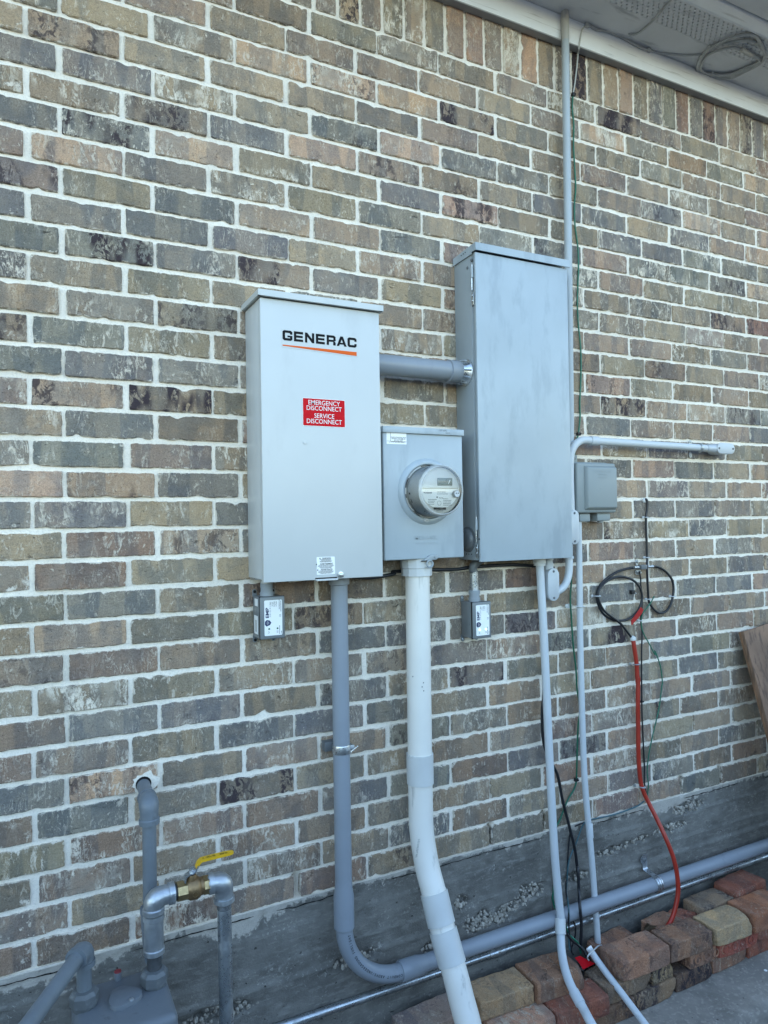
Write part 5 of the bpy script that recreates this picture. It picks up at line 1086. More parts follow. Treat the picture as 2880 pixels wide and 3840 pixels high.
cable('thin_green_wire', 'thin dark green wire looping down right of the red duct', [(2.0835, -0.01, 1.3708), (2.0592, -0.016, 1.3493), (2.0318, -0.016, 1.3255), (2.0157, -0.014, 1.3072), (2.0148, -0.01, 1.278), (2.0227, -0.01, 1.2421), (2.0526, -0.01, 1.1977), (2.0828, -0.01, 1.1528), (2.0826, -0.01, 1.1676), (2.1095, -0.01, 1.1063), (2.1177, -0.01, 1.0466), (2.114, -0.01, 1.0297), (2.0969, -0.01, 0.9499), (2.066, -0.01, 0.8668), (2.0421, -0.01, 0.7951), (2.0298, -0.01, 0.7278), (2.0349, -0.01, 0.6808), (2.029, -0.01, 0.6415)], .0022, 'green_wire', cat='wire')
t = thing('red_tag', 'red plastic tag hanging on the black cable loop', 'tag', (2.00791, -0.022, 1.33417))
m = MB(); m.prism(fillet([(1.99846, -0.026, 1.33778), (2.01046, -0.026, 1.3274), (2.00307, -0.026, 1.31425), (1.95188, -0.024, 1.27334), (1.94935, -0.024, 1.29119), (1.99846, -0.026, 1.33778)][:5], .003, 3), (0, .0015, 0)); m.build('tag_plate', MT['red_tag'], t)
t = thing('red_duct', 'red orange plastic duct curving down over the grey conduit into the bricks', 'duct', (1.98511, -0.02, 1.08155))
RD = [(1.9666, -0.016, 1.2208), (1.967, -0.018, 1.2029), (1.9784, -0.018, 1.1332), (1.9827, -0.018, 1.0583), (1.9835, -0.02, 1.0817), (1.9796, -0.02, 0.9964), (1.9781, -0.02, 0.8825), (1.9773, -0.02, 0.797), (1.983, -0.02, 0.7162), (1.9895, -0.026, 0.6714), (2.0024, -0.04, 0.6282), (2.0151, -0.07, 0.5685), (2.0231, -0.1, 0.5111), (2.0361, -0.118, 0.4487), (2.0437, -0.125, 0.3889), (2.0426, -0.128, 0.3352), (2.0253, -0.13, 0.2853), (2.0047, -0.13, 0.2495), (1.9769, -0.13, 0.227), (1.9535, -0.13, 0.2171)]
m = MB(); m.tube(spline(RD, 6), .0078, 16); m.build('duct_pipe', MT['orange_duct'], t)
m = MB(); m.lathe([(-.002, .0075), (.0, .011), (.006, .011), (.010, .009), (.014, .0060)], (1.96573, -0.016, 1.2199), (-.25, 0, 1), 14); m.build('sealant_plug', MT['pvc_coup'], t)
clip(t, (1.97676, -0.018, 1.13049), (0, 0, 1), mat='galv', r_=.011)
clip(t, (1.98861, -0.022, 0.6828), (.1, 0, 1), mat='galv', r_=.011)

t = cable('green_ground_wire', 'bright green wire hanging beside the mast and down behind the white conduits', [(1.7373, -0.006, 3.1715), (1.7325, -0.006, 3.1232), (1.7382, -0.006, 3.063), (1.7351, -0.006, 2.995), (1.7387, -0.006, 2.9063), (1.7415, -0.006, 2.8396), (1.7341, -0.006, 2.7767), (1.7352, -0.006, 2.7043), (1.7458, -0.006, 2.6335), (1.7477, -0.006, 2.5611), (1.7431, -0.006, 2.4934), (1.7391, -0.006, 2.4204), (1.7424, -0.006, 2.3483), (1.7501, -0.006, 2.2767), (1.7506, -0.006, 2.2089), (1.7466, -0.006, 2.1362), (1.7414, -0.006, 2.0747), (1.7416, -0.006, 2.0247), (1.7315, -0.006, 1.9632), (1.7222, -0.006, 1.9407), (1.714, -0.006, 1.8962), (1.6927, -0.012, 1.7744), (1.6852, -0.012, 1.5228), (1.6826, -0.012, 1.4465), (1.6764, -0.012, 1.3924), (1.68, -0.012, 1.3105), (1.6851, -0.012, 1.2283), (1.6951, -0.012, 1.1456), (1.6984, -0.012, 1.0744), (1.7065, -0.01, 1.0405), (1.7111, -0.01, 0.9962), (1.7026, -0.01, 0.9428), (1.6976, -0.01, 0.8836), (1.6939, -0.01, 0.8189), (1.6913, -0.008, 0.7562), (1.6796, -0.01, 0.7291), (1.6471, -0.01, 0.6921), (1.6145, -0.01, 0.6368), (1.5921, -0.01, 0.5941), (1.5808, -0.01, 0.4162), (1.5749, -0.01, 0.3786), (1.5832, -0.01, 0.3452), (1.5509, -0.05, 0.3721), (1.5737, -0.07, 0.3247), (1.5806, -0.08, 0.2929), (1.5961, -0.09, 0.2746), (1.6143, -0.09, 0.2536), (1.6239, -0.09, 0.2206)], .0030, 'green_wire', cat='wire')
for q in ((1.73731, -0.006, 3.17267), (1.73149, -0.006, 1.96482), (1.69062, -0.008, 0.75688)): 
    m = MB(); m.box(q[0]-.006, q[0]+.008, -.012, -.001, q[2]-.006, q[2]+.006, .002); screw(m, (q[0]+.005, -.012, q[2]), .003, h=.004); m.build('nail_clip', MT['rubber'], t)
cable('painted_wire', 'thin white painted wire dropping from the soffit clip onto the green wire', [(1.7864, -0.027, 3.4224), (1.7696, -0.027, 3.4071), (1.7605, -0.027, 3.3841), (1.7538, -0.027, 3.3518), (1.7408, -0.036, 3.3199), (1.7607, -0.01, 3.3236), (1.758, -0.006, 3.2794), (1.7489, -0.005, 3.2216), (1.7377, -0.006, 3.175)], .0026, 'white_wire', cat='wire')
cable('black_feeder_cable', 'black cable sagging behind the conduits just below the cabinets', [(0.8455, -0.02, 1.5065), (0.8989, -0.02, 1.5009), (0.9505, -0.02, 1.5041), (0.9831, -0.02, 1.5098), (0.9805, -0.012, 1.5148), (1.0115, -0.012, 1.5145), (1.1122, -0.012, 1.5145), (1.1587, -0.012, 1.5123), (1.2145, -0.012, 1.5115), (1.2576, -0.02, 1.5166), (1.3145, -0.02, 1.5177), (1.3742, -0.02, 1.5178), (1.4421, -0.02, 1.5163), (1.5188, -0.02, 1.5089)], .0055, 'coax')
cable('black_drop_cable', 'black cable dropping behind the white conduit and looping into the red tape', [(1.5434, -0.025, 1.5179), (1.5538, -0.025, 1.5033), (1.5548, -0.025, 1.4665), (1.5454, -0.02, 1.0982), (1.5367, -0.02, 1.0214), (1.5393, -0.02, 0.9199), (1.5646, -0.02, 0.8534), (1.5983, -0.02, 0.7928), (1.6167, -0.02, 0.7108), (1.645, -0.02, 0.6104), (1.6688, -0.02, 0.526), (1.6801, -0.02, 0.436), (1.6541, -0.05, 0.4789), (1.6475, -0.06, 0.4036), (1.6235, -0.09, 0.3722), (1.6283, -0.09, 0.3103), (1.6282, -0.085, 0.2407)], .0052, 'coax')
cable('thin_black_cable', 'thinner black cable hanging left of the black drop cable', [(1.6544, -0.012, 0.5776), (1.6445, -0.012, 0.5123), (1.6373, -0.012, 0.4269), (1.6176, -0.03, 0.43), (1.618, -0.03, 0.3908), (1.5757, -0.088, 0.3837), (1.5763, -0.088, 0.3234), (1.5791, -0.09, 0.2573), (1.5867, -0.09, 0.2298)], .0026, 'coax')
cable('short_black_cable', 'short black cable curling from the bricks to the loose pipe', [(1.5598, -0.09, 0.3069), (1.5877, -0.09, 0.2722), (1.6121, -0.09, 0.2511), (1.6277, -0.1, 0.2344), (1.6306, -0.11, 0.2214)], .0045, 'coax')
cable('curled_black_wire', 'thin black wire curling behind the white collar', [(1.6462, -0.03, 0.2903), (1.6551, -0.03, 0.2698), (1.6536, -0.03, 0.2408), (1.6444, -0.03, 0.2171), (1.609, -0.06, 0.217), (1.5995, -0.08, 0.2176)], .0028, 'coax')
t = cable('teal_wire', 'faded teal wire lying along the top of the foundation', [(2.0088, -0.012, 0.623), (1.9768, -0.012, 0.6121), (1.9299, -0.012, 0.6071), (1.8761, -0.012, 0.6038), (1.8235, -0.012, 0.6043), (1.7573, -0.012, 0.6084), (1.7246, -0.012, 0.6042), (1.7045, -0.014, 0.5874), (1.6839, -0.012, 0.5449), (1.6551, -0.014, 0.5063), (1.6436, -0.014, 0.4792), (1.6374, -0.014, 0.4345), (1.6328, -0.014, 0.3863), (1.5759, -0.088, 0.39), (1.5779, -0.088, 0.3388), (1.5752, -0.088, 0.2763), (1.5767, -0.09, 0.2453)], .0026, 'teal_wire', cat='wire')
cable('black_foundation_wire', 'short black wire fixed under the bottom bricks beside the teal wire', [(1.8105, -0.01, 0.6035), (1.7591, -0.01, 0.6057), (1.7157, -0.01, 0.6026), (1.68, -0.01, 0.5991)], .0026, 'coax', cat='wire')
t = thing('red_tape', 'strip of red tape lying between the loose bricks', 'tape', (1.6087, -0.12, 0.2143))
m = MB(); P_ = [(1.5878, -0.1, 0.22062), (1.60613, -0.105, 0.22428), (1.62164, -0.115, 0.21409), (1.64696, -0.13, 0.20059), (1.59041, -0.135, 0.20136), (1.59206, -0.12, 0.2098)]
cP = sum((Vector(q) for q in P_), Vector())/len(P_)+Vector((0, -.004, .004))
for a, b in zip(P_, P_[1:]+P_[:1]): m.quad(a, b, cP) if False else m.bm.faces.new([m.bm.verts.new(Vector(q)) for q in (a, b, cP)])
bmesh.ops.remove_doubles(m.bm, verts=list(m.bm.verts), dist=1e-5)
r_ = bmesh.ops.solidify(m.bm, geom=list(m.bm.faces), thickness=.0015); m.build('tape_strip', MT['red_label'], t)

# cable coil and wires on the soffit
SY = SZ-.006
CO = [(2.30124, -0.09679, 3.424), (2.34537, -0.0386, 3.424), (2.39196, -0.01719, 3.424), (2.46427, -0.02194, 3.424), (2.52635, -0.05165, 3.424), (2.54517, -0.10039, 3.424), (2.55043, -0.15122, 3.424), (2.52929, -0.19253, 3.424), (2.48207, -0.21961, 3.424), (2.39222, -0.25437, 3.424), (2.35574, -0.24941, 3.424), (2.31635, -0.20942, 3.424), (2.29971, -0.16277, 3.424), (2.29937, -0.11397, 3.424), (2.33085, -0.06012, 3.424), (2.37798, -0.02521, 3.424), (2.44329, -0.03187, 3.424), (2.50254, -0.06321, 3.424), (2.52499, -0.11506, 3.424), (2.53844, -0.15967, 3.424), (2.52119, -0.17478, 3.424), (2.46209, -0.17855, 3.424), (2.41893, -0.18036, 3.424), (2.3752, -0.17713, 3.424), (2.33874, -0.15075, 3.424), (2.32333, -0.10739, 3.424), (2.34084, -0.06491, 3.424), (2.37928, -0.0307, 3.424), (2.44208, -0.02632, 3.424), (2.50899, -0.05835, 3.424), (2.5309, -0.09845, 3.424), (2.54333, -0.13827, 3.424), (2.53654, -0.17283, 3.424)]
t = thing('cable_coil', 'grey painted cable coiled flat against the soffit vent', 'cable', tuple(CO[0]))
CO = [(x, y, z-.004*((i*7 % 5)/5)) for i, (x, y, z) in enumerate(CO)]
m = MB(); m.tube(spline(CO, 6), .0052, 10); m.build('jacket', MT['white_wire'], t)
c2 = [(2.29266, -0.12862, 3.424), (2.30665, -0.15738, 3.424), (2.33589, -0.18884, 3.424), (2.36834, -0.21736, 3.424), (2.41373, -0.23058, 3.424), (2.45868, -0.22166, 3.424)]
m = MB(); m.tube(spline(c2, 6), .0050, 10); m.build('jacket', MT['white_wire'], t)
m = MB(); p_ = Vector((2.40206, -0.18668, 3.418)); q_ = Vector((2.46608, -0.18143, 3.418)); m.tube([p_, p_, q_, q_], [.005, .0085, .0085, .005], 12); m.build('joined_plug', MT['white_wire'], t)
for q in ((2.29402, -0.13371, 3.424), (2.37798, -0.02521, 3.424), (2.43918, -0.0299, 3.424), (2.51929, -0.06328, 3.424), (2.54379, -0.12889, 3.424), (2.42934, -0.23377, 3.424)):
    m = MB(); m.box(q[0]-.006, q[0]+.006, q[1]-.009, q[1]+.009, q[2]-.008, SZ-.0003, .003); m.build('staple', MT['white_wire'], t)
t = thing('soffit_cable', 'thin painted cable stapled along the edge of the soffit to the coil', 'cable', (1.78949, -0.02593, 3.425))
m = MB(); m.tube(spline([(1.7874, -0.026, 3.4233), (1.8041, -0.026, 3.4258), (1.8375, -0.026, 3.4222), (1.8853, -0.026, 3.4299), (1.9407, -0.026, 3.4309), (1.9971, -0.026, 3.4266), (2.04, -0.026, 3.4207), (2.0838, -0.026, 3.4216)]+[(2.13285, -0.022, 3.4285), (2.19106, -0.03726, 3.4285), (2.25551, -0.0609, 3.4285), (2.30545, -0.09035, 3.4285)], 6), .0038, 8); m.build('jacket', MT['white_wire'], t)
for q in ((1.7894, -0.026, 3.42391), (2.0949, -0.026, 3.42323)):
    m = MB(); m.box(q[0]-.009, q[0]+.009, -.032, -.0222, q[2]-.008, q[2]+.008, .003); m.build('staple', MT['white_wire'], t)
cable('vent_cable', 'thin painted cable crossing the soffit vent holes to a small hole', [(1.96164, -0.25516, 3.428), (1.96947, -0.21862, 3.428), (1.98424, -0.16877, 3.428), (1.9933, -0.10968, 3.428), (1.99156, -0.07187, 3.428), (1.97514, -0.05395, 3.428)]+[(1.96653, -0.0502, 3.434)], .0036, 'white_wire')

# ------------------------------------------------------------------ gas meter and its pipework
GY = -.190
t = thing('gas_meter', 'slate grey gas meter with a round cap plate at the bottom left', 'gas meter', (.175, -.21, .30))
m = MB(); b = bmesh.new(); bmesh.ops.create_cube(b, size=1)
for v in b.verts: v.co = Vector((.174+v.co.x*.206, -.215+v.co.y*.205, .44+v.co.z*.32))
bmesh.ops.bevel(b, geom=list(b.edges), offset=.018, segments=4, affect='EDGES', profile=.5)
m._merge(b); m.build('meter_case', MT['meter_grey'], t)
m = MB(); ccx, ccy = .176, -.212; cap = []
for k in range(26):
    a = 2*PI*k/26; rr_ = .0345*(1+.10*math.cos(3*a+.6)); cap.append((ccx+rr_*1.02*math.cos(a), ccy+rr_*1.05*math.sin(a), .600))
m.prism(cap, (0, 0, .010), .002); cp = m.build('cap_plate', MT['meter_grey'], t)
m = MB(); screw(m, (ccx+.012, ccy-.024, .610), .0055, (0, 0, 1)); m.build('cap_screw', MT['galv'], cp)
sxg, syg = (0.17164, -0.12924)
m = MB(); m.lathe([(-.002, .0085), (.016, .0085), (.018, .007)], (sxg, syg, .60), (0, 0, 1), 14); m.build('seal_stub', MT['meter_grey'], t)
m = MB(); m.lathe([(.0, .0082), (.003, .0075), (.004, .003)], (sxg, syg, .6175), (0, 0, 1), 14); m.build('red_seal', MT['dull_red'], t)
m = MB(); m.lathe([(0, .056), (.006, .056), (.010, .052), (.012, .03)], (.180, -.3175, .520), (0, -1, 0), 32); m.build('index_cover', MT['beige_plastic'], t)
m = MB(); m.lathe([(0, .012), (.01, .012)], (.238, -.316, .560), (0, -1, 0), 16); m.build('case_boss', MT['meter_grey'], t)
def union(x, y, z):
    m = MB(); m.lathe([(-.006, .025), (.002, .0270), (.004, .0285)], (x, y, z), (0, 0, 1), 24); m.lathe([(.004, .0300), (.006, .0310), (.026, .0310), (.029, .0285), (.034, .0250), (.036, .0185)], (x, y, z), (0, 0, 1), 8); m.build('union_nut', MT['gas_paint_dark'], t, 25)
ux, uy = .2450, -.190; vx, vy = .0945, -.190
union(ux, uy, .602); union(vx, vy, .602)

t = thing('gas_inlet_pipe', 'slate painted gas pipe slanting up from the lower left to the meter elbow', 'gas pipe', (vx, vy, .64))
m = MB(); m.tube([(vx, vy, .63), (vx, vy, .72)], .0158, 18); m.build('nipple', MT['gas_paint'], t)
ez = .7250; dirv = Vector((-.110, -.190, -.010)).normalized()
cE = Vector((vx, vy, ez))
el = [cE-Vector((0, 0, .034)), cE-Vector((0, 0, .020))]+[cE-Vector((0, 0, .020))*(1-q)**2*1+dirv*.020*q*q for q in (.25, .5, .75)]+[cE+dirv*.020, cE+dirv*.034]
m = MB(); m.tube(el, [.0215, .0215, .0222, .0226, .0222, .0215, .0215], 20)
m.lathe([(0, .0240), (.010, .0240)], cE-Vector((0, 0, .036)), (0, 0, 1), 20); m.lathe([(0, .0240), (.010, .0240)], cE+dirv*.027, dirv, 20); m.build('elbow_fitting', MT['gas_paint'], t)
m = MB(); m.tube([cE+dirv*.03, cE+dirv*.9], .0167, 20); m.build('pipe', MT['gas_paint'], t)

t = thing('gas_wall_pipe', 'slate painted gas pipe coming out of the brick wall and turning straight down', 'gas pipe', (.251, -.1, .7))
hz_ = 1.000
m = MB(); m.tube([(.252, .03, hz_+.003), (.2512, -.075, hz_-.006)], .0168, 20); m.build('wall_nipple', MT['gas_paint'], t)
m = MB(); c_ = Vector((.251, -.100, .990)); el = [c_+Vector((0, .040, 0)), c_+Vector((0, .022, 0))]+[c_+Vector((0, .022*(1-q)**2, -.022*q*q)) for q in (.25, .5, .75)]+[c_+Vector((0, 0, -.022)), c_+Vector((0, 0, -.050))]
m.tube(el, [.0205, .0215, .0228, .0240, .0235, .0222, .0215], 22); m.lathe([(0, .0245), (.012, .0248), (.014, .023)], (.251, -.1, .938), (0, 0, 1), 22); m.lathe([(0, .0230), (.010, .0228)], (.251, -.072, .990), (0, 1, 0), 22); m.build('elbow_fitting', MT['gas_paint'], t)
m = MB(); m.tube([(.251, -.10, .95), (.250, -.104, .70)], .0167, 20); m.build('pipe', MT['gas_paint'], t)
m = MB(); m.lathe([(0, .0235), (.012, .0240), (.014, .0215), (.05, .0215)], (.250, -.104, .738), (0, 0, -1), 20); m.tube([(.250, -.104, .690), (.249, -.120, .668), (.247, -.150, .660), (.245, -.185, .660)], .0205, 18); m.build('lower_elbow', MT['gas_paint'], t)
m = MB(); P_ = []
for k in range(28):
    a = 2*PI*k/28; r2 = 1+.30*noise.noise((math.cos(a)*1.6, math.sin(a)*1.6, 4.))+.22*noise.noise((math.cos(a)*6, math.sin(a)*6, 4.))
    P_.append((.256+.031*r2*math.cos(a), -.0052, hz_+.006+.027*r2*math.sin(a)))
m.prism(P_, (0, .012, 0)); m.build('hole_rim', MT['mortar'], t)
m = MB(); m.lathe([(0, .0195), (.002, .0195)], (.252, -.0045, hz_+.003), (0, -1, 0), 18); m.build('hole_shadow_gap', MT['hole'], t)

RX, LX, AZ, VY = .4085, .2440, .8040, -.196
t = thing('gas_valve_assembly', 'galvanised gas pipe fittings with a brass ball valve and a yellow lever', 'gas valve', (LX, -.19, .63))
m = MB(); m.tube([(ux, uy, .632), (ux, uy, .700)], .0162, 18); m.build('dark_nipple', MT['black_pipe'], t)
m = MB(); m.lathe([(0, .0215), (.002, .0240), (.012, .0240), (.014, .0218), (.078, .0218), (.080, .0242), (.090, .0242), (.092, .0215)], (ux, uy, .672), (0, 0, 1), 24); m.build('tee_fitting', MT['galv'], t)
m = MB(); m.lathe([(0, .0185), (.012, .0185)], (ux, uy, .763), (0, 0, 1), 20); m.build('threaded_neck', MT['brass_cut'], t)
m = MB(); c_ = Vector((LX, VY, AZ)); 
el = [c_+Vector((0, 0, -.032)), c_+Vector((0, 0, -.022))]+[c_+Vector((.024*q*q, 0, -.024*(1-q)**2)) for q in (.2, .4, .6, .8)]+[c_+Vector((.022, 0, 0)), c_+Vector((.044, 0, 0))]
m.tube(el, [.0215, .0222, .0235, .0245, .0245, .0235, .0220, .0215], 24); m.lathe([(0, .0248), (.010, .0248), (.012, .0225)], (LX, VY, AZ-.034), (0, 0, 1), 24); m.lathe([(0, .0248), (.013, .0248)], (LX+.034, VY, AZ), (1, 0, 0), 24); m.build('elbow_fitting', MT['galv'], t)
m = MB(); m.lathe([(0, .0170), (.010, .0170)], (LX+.046, VY, AZ), (1, 0, 0), 20); m.build('dark_thread', MT['black_pipe'], t)
vb = LX+.052
m = MB(); m.lathe([(0, .0215), (.001, .0230), (.024, .0230)], (vb, VY, AZ), (1, 0, 0), 8); m.lathe([(.062, .0215), (.063, .0225), (.082, .0225), (.083, .021)], (vb, VY, AZ), (1, 0, 0), 8); build_each(m, 'hex_end', MT['brass_cut'], t, 20)
m = MB(); m.lathe([(.0235, .0225), (.026, .0235), (.030, .0262), (.046, .0268), (.052, .0240), (.055, .0205), (.062, .0200)], (vb, VY, AZ), (1, 0, 0), 28); m.lathe([(.015, .0125), (.030, .0110), (.036, .0085)], (vb+.036, VY, AZ), (0, -.15, 1), 18); vbd = m.build('valve_body', MT['brass'], t)
m = MB(); m.tube(arc((vb+.039, VY-.0262, AZ-.004), (1, 0, 0), (0, 0, 1), .0062, 0, 360, 16), .0007, 5); m.build('cast_symbol', MT['brass_cut'], vbd)
text('cast_lettering', vbd, MT['brass_cut'], '1"', (vb+.040, VY-.0262, AZ-.016), .0065, depth=.0012)
text('cast_lettering', vbd, MT['brass_cut'], 'FIP', (vb+.073, VY-.0222, AZ+.003), .0065, (0, 0, 1), (-1, 0, 0), depth=.0012)
hx_ = vb+.036
m = MB(); m.lathe([(0, .0075), (.007, .0075), (.008, .006)], (hx_, VY-.005, AZ+.040), (0, -.15, 1), 6); m.lathe([(.008, .0042), (.013, .0042)], (hx_, VY-.005, AZ+.040), (0, -.15, 1), 10); m.build('stem_nut', MT['zinc'], t)
def ribbon(name, pts, w_, th, mat):
    """flat bar that follows pts in the x-z plane, w_ deep along y"""
    m = MB(); P_ = [Vector(p) for p in pts]; up = []
    for i, p in enumerate(P_):
        d = (P_[min(i+1, len(P_)-1)]-P_[max(i-1, 0)]).normalized(); up.append(Vector((-d.z, 0, d.x)))
    rows = []
    for i, (p, n_) in enumerate(zip(P_, up)):
        w2 = w_[i] if isinstance(w_, list) else w_
        rows.append([m.bm.verts.new(p+n_*th/2+Vector((0, -w2/2, 0))), m.bm.verts.new(p+n_*th/2+Vector((0, w2/2, 0))), m.bm.verts.new(p-n_*th/2+Vector((0, w2/2, 0))), m.bm.verts.new(p-n_*th/2+Vector((0, -w2/2, 0)))])
    for a, b in zip(rows, rows[1:]):
        for k in range(4): m.bm.faces.new((a[k], a[(k+1) % 4], b[(k+1) % 4], b[k]))
    m.bm.faces.new(rows[0]); m.bm.faces.new(rows[-1][::-1])
    bmesh.ops.recalc_face_normals(m.bm, faces=list(m.bm.faces))
    return m.build(name, MT[mat], t)
yh = VY-.006
ribbon('lever_plate', [(hx_-.018, yh, AZ+.022), (hx_-.016, yh, AZ+.034), (hx_-.008, yh, AZ+.0385), (hx_+.002, yh, AZ+.0395), (hx_+.008, yh, AZ+.045), (hx_+.013, yh, AZ+.056)], .020, .0028, 'zinc')
hp = [(hx_+.010, yh, AZ+.049), (hx_+.0145, yh, AZ+.059), (hx_+.021, yh, AZ+.0640), (hx_+.034, yh, AZ+.0648), (hx_+.060, yh, AZ+.0652), (hx_+.088, yh, AZ+.0655), (hx_+.096, yh, AZ+.0656), (hx_+.0990, yh, AZ+.0656)]
gp = ribbon('lever_grip', hp, [.017, .0185, .019, .0195, .0195, .0185, .014, .007], .0048, 'yellow')
dv = (Vector(hp[5])-Vector(hp[3])).normalized(); nv = Vector((-dv.z, 0, dv.x)); gq = lambda q: Vector(hp[3])+dv*q+nv*.0026
text('grip_lettering', gp, MT['black_print'], 'alro', gq(.041), .0125, tuple(dv), (0, 1, 0), .95, .015)
text('grip_lettering', gp, MT['black_print'], 'II', gq(-.008), .008, tuple(dv), (0, 1, 0), .9, .01)
text('grip_lettering', gp, MT['black_print'], '600\nWOG', gq(.005), .0060, tuple(dv), (0, 1, 0), .9, .01, line=.9)
text('grip_lettering', gp, MT['black_print'], '5G\nFM', gq(.0175), .0060, tuple(dv), (0, 1, 0), .9, .01, line=.9)
m = MB(); m.lathe([(.083, .0172), (.090, .0172)], (vb, VY, AZ), (1, 0, 0), 20); m.build('sealed_thread', MT['brass_cut'], t)
c_ = Vector((RX, VY, AZ)); m = MB()
el = [c_+Vector((-.040, 0, 0)), c_+Vector((-.022, 0, 0))]+[c_+Vector((-.024*(1-q)**2, 0, -.024*q*q)) for q in (.2, .4, .6, .8)]+[c_+Vector((0, 0, -.022)), c_+Vector((0, 0, -.048))]
m.tube(el, [.0215, .0222, .0235, .0245, .0245, .0235, .0220, .0215], 24); m.lathe([(0, .0248), (.012, .0248)], (RX-.038, VY, AZ), (1, 0, 0), 24); m.lathe([(0, .0225), (.002, .0250), (.012, .0250)], (RX, VY, AZ-.052), (0, 0, 1), 24); m.build('elbow_fitting', MT['galv'], t)
m = MB(); m.tube([(RX, VY, AZ-.04), (RX+.004, VY, .02)], .0167, 22); m.build('riser_pipe', MT['emt'], t)
m = MB()
for k in range(4): m.lathe([(0, .0167), (.0010, .0174), (.0020, .0167)], (RX, VY, AZ-.056-.003*k), (0, 0, -1), 20, False)
m.build('thread', MT['black_pipe'], t)
text('cast_lettering', t, MT['galv'], 'NSF', (LX+.040, VY-.0246, AZ), .011, (0, 0, -1), (1, 0, 0), depth=.0012)

# ------------------------------------------------------------------ reclaimed bricks stacked loose along the wall
OLD = {'tan': (.42, .275, .155), 'brown': (.285, .145, .088), 'red': (.30, .082, .050), 'pink': (.50, .265, .175), 'olive': (.27, .185, .098), 'grey': (.255, .170, .108),
       'dark': (.175, .098, .062), 'yellow': (.58, .385, .205), 'orange': (.38, .140, .068), 'purple': (.26, .195, .17), 'pinkbrown': (.36, .175, .108), 'stamped': (.36, .075, .052)}
OLD = {k: tuple(q*.84+w_*.16 for q, w_ in zip(v, (.33, .215, .140))) for k, v in OLD.items()}
def loose(label, x0, x1, y0, y1, z0, z1, tone, seed, rot=0, tilt=0, dk=.1, wh=.1, chip=1., stamp=False, pitch=0):
    b = bmesh.new(); bmesh.ops.create_cube(b, size=2)
    hx_, hy_, hz_ = (x1-x0)/2, (y1-y0)/2, (z1-z0)/2
    bmesh.ops.subdivide_edges(b, edges=list(b.edges), cuts=11, use_grid_fill=True)
    rr = random.Random(seed); o_ = rr.uniform(0, 99); R_ = .0042
    corner = {(a, c, d): rr.random()**3*.013*chip for a in (-1, 1) for c in (-1, 1) for d in (-1, 1)}
    hd = Vector((hx_, hy_, hz_))
    for v in b.verts:
        p = Vector([(hd[k] if abs(v.co[k]) > .99 else (hd[k]-R_)*abs(v.co[k])*6/5)*(1 if v.co[k] > 0 else -1) for k in range(3)])
        q = Vector([max(-hd[k]+R_, min(hd[k]-R_, p[k])) for k in range(3)]); d = p-q
        if d.length > 1e-6: p = q+d.normalized()*R_*min(1, d.length/R_*1.0) if d.length <= R_*1.8 else q+d.normalized()*R_
        n_ = Vector((noise.noise((p.x*28+o_, p.y*28, p.z*28)), noise.noise((p.x*28, p.y*28+o_, p.z*28)), noise.noise((p.x*28, p.y*28, p.z*28+o_))))
        n2 = noise.noise((p.x*90+o_, p.y*90, p.z*90))
        n3 = noise.noise((p.x*210+o_, p.y*210, p.z*210)); p += n_*.0017+(p.normalized()*(n2*.0016+n3*.0012))
        s_ = (1 if p.x > 0 else -1, 1 if p.y > 0 else -1, 1 if p.z > 0 else -1)
        cr = Vector((s_[0]*hx_, s_[1]*hy_, s_[2]*hz_)); dd = (p-cr).length
        p -= (cr.normalized())*corner[s_]*math.exp(-(dd/.022)**2)
        # worn lower and upper arrises
        v.co = p
    me = bpy.data.meshes.new('loose_brick'); b.to_mesh(me); b.free()
    me.polygons.foreach_set('use_smooth', [True]*len(me.polygons)); me.set_sharp_from_angle(angle=math.radians(24))
    k = rr.uniform(.92, 1.08); paint(me, tuple(c*k for c in OLD[tone]), (rr.random(), wh, dk))
    o = link('loose_brick', me, MT['old_brick'], None, ((x0+x1)/2, (y0+y1)/2, (z0+z1)/2)); o.rotation_euler = (math.radians(tilt), math.radians(pitch), math.radians(rot))
    tag(o, label, 'brick', 'reclaimed bricks stacked loose along the foundation')
    if stamp:
        m = MB()
        for k in range(4): m.tube(arc((x0+.035+k*.042, y0-.0005, (z0+z1)/2), (1, 0, 0), (0, 0, 1), .013, 0, 360, 14), .0028, 6)
        bt = m.build('moulded_ring', MT['old_brick'], o); paint(bt.data, OLD[tone], (rr.random(), 0, dk))
    return o
z1_, z2_, z3_, z4_ = .0705, .1300, .1895, .2490
loose('red brick at the front left, the thin white conduit bending over it', 1.392, 1.592, -.252, -.152, z2_, z3_, 'red', 1, -3, dk=.12)
loose('pale pink brick at the front, left of the red one under the conduit', 1.184, 1.386, -.246, -.142, z2_, z3_-.002, 'pink', 2, 2, wh=.55)
loose('tan brick in the back row beside the thick white riser', 1.170, 1.362, -.172, -.066, z3_, z4_-.004, 'tan', 3, -2, dk=.15)
loose('brown brick in the back row behind the bending white conduit', 1.366, 1.545, -.192, -.072, z3_, z4_+.001, 'brown', 4, -3, dk=.2)
loose('olive grey brick half under the thick brown brick and the loose pipe', 1.606, 1.802, -.224, -.116, z2_, z3_-.004, 'grey', 5, 2, dk=.2)
loose('thick brown brick with a worn rounded front, right of the loose pipe', 1.668, 1.878, -.236, -.128, z3_-.002, z4_+.002, 'pinkbrown', 6, -1, dk=.2, wh=.05)
loose('rough reddish brick where the red duct goes down', 1.884, 2.072, -.242, -.146, z3_, z4_+.002, 'brown', 7, -3, dk=.3)
loose('pale yellow brick, the lightest on top of the row', 2.084, 2.264, -.254, -.152, z3_-.002, z4_+.002, 'yellow', 8, -1, dk=.05)
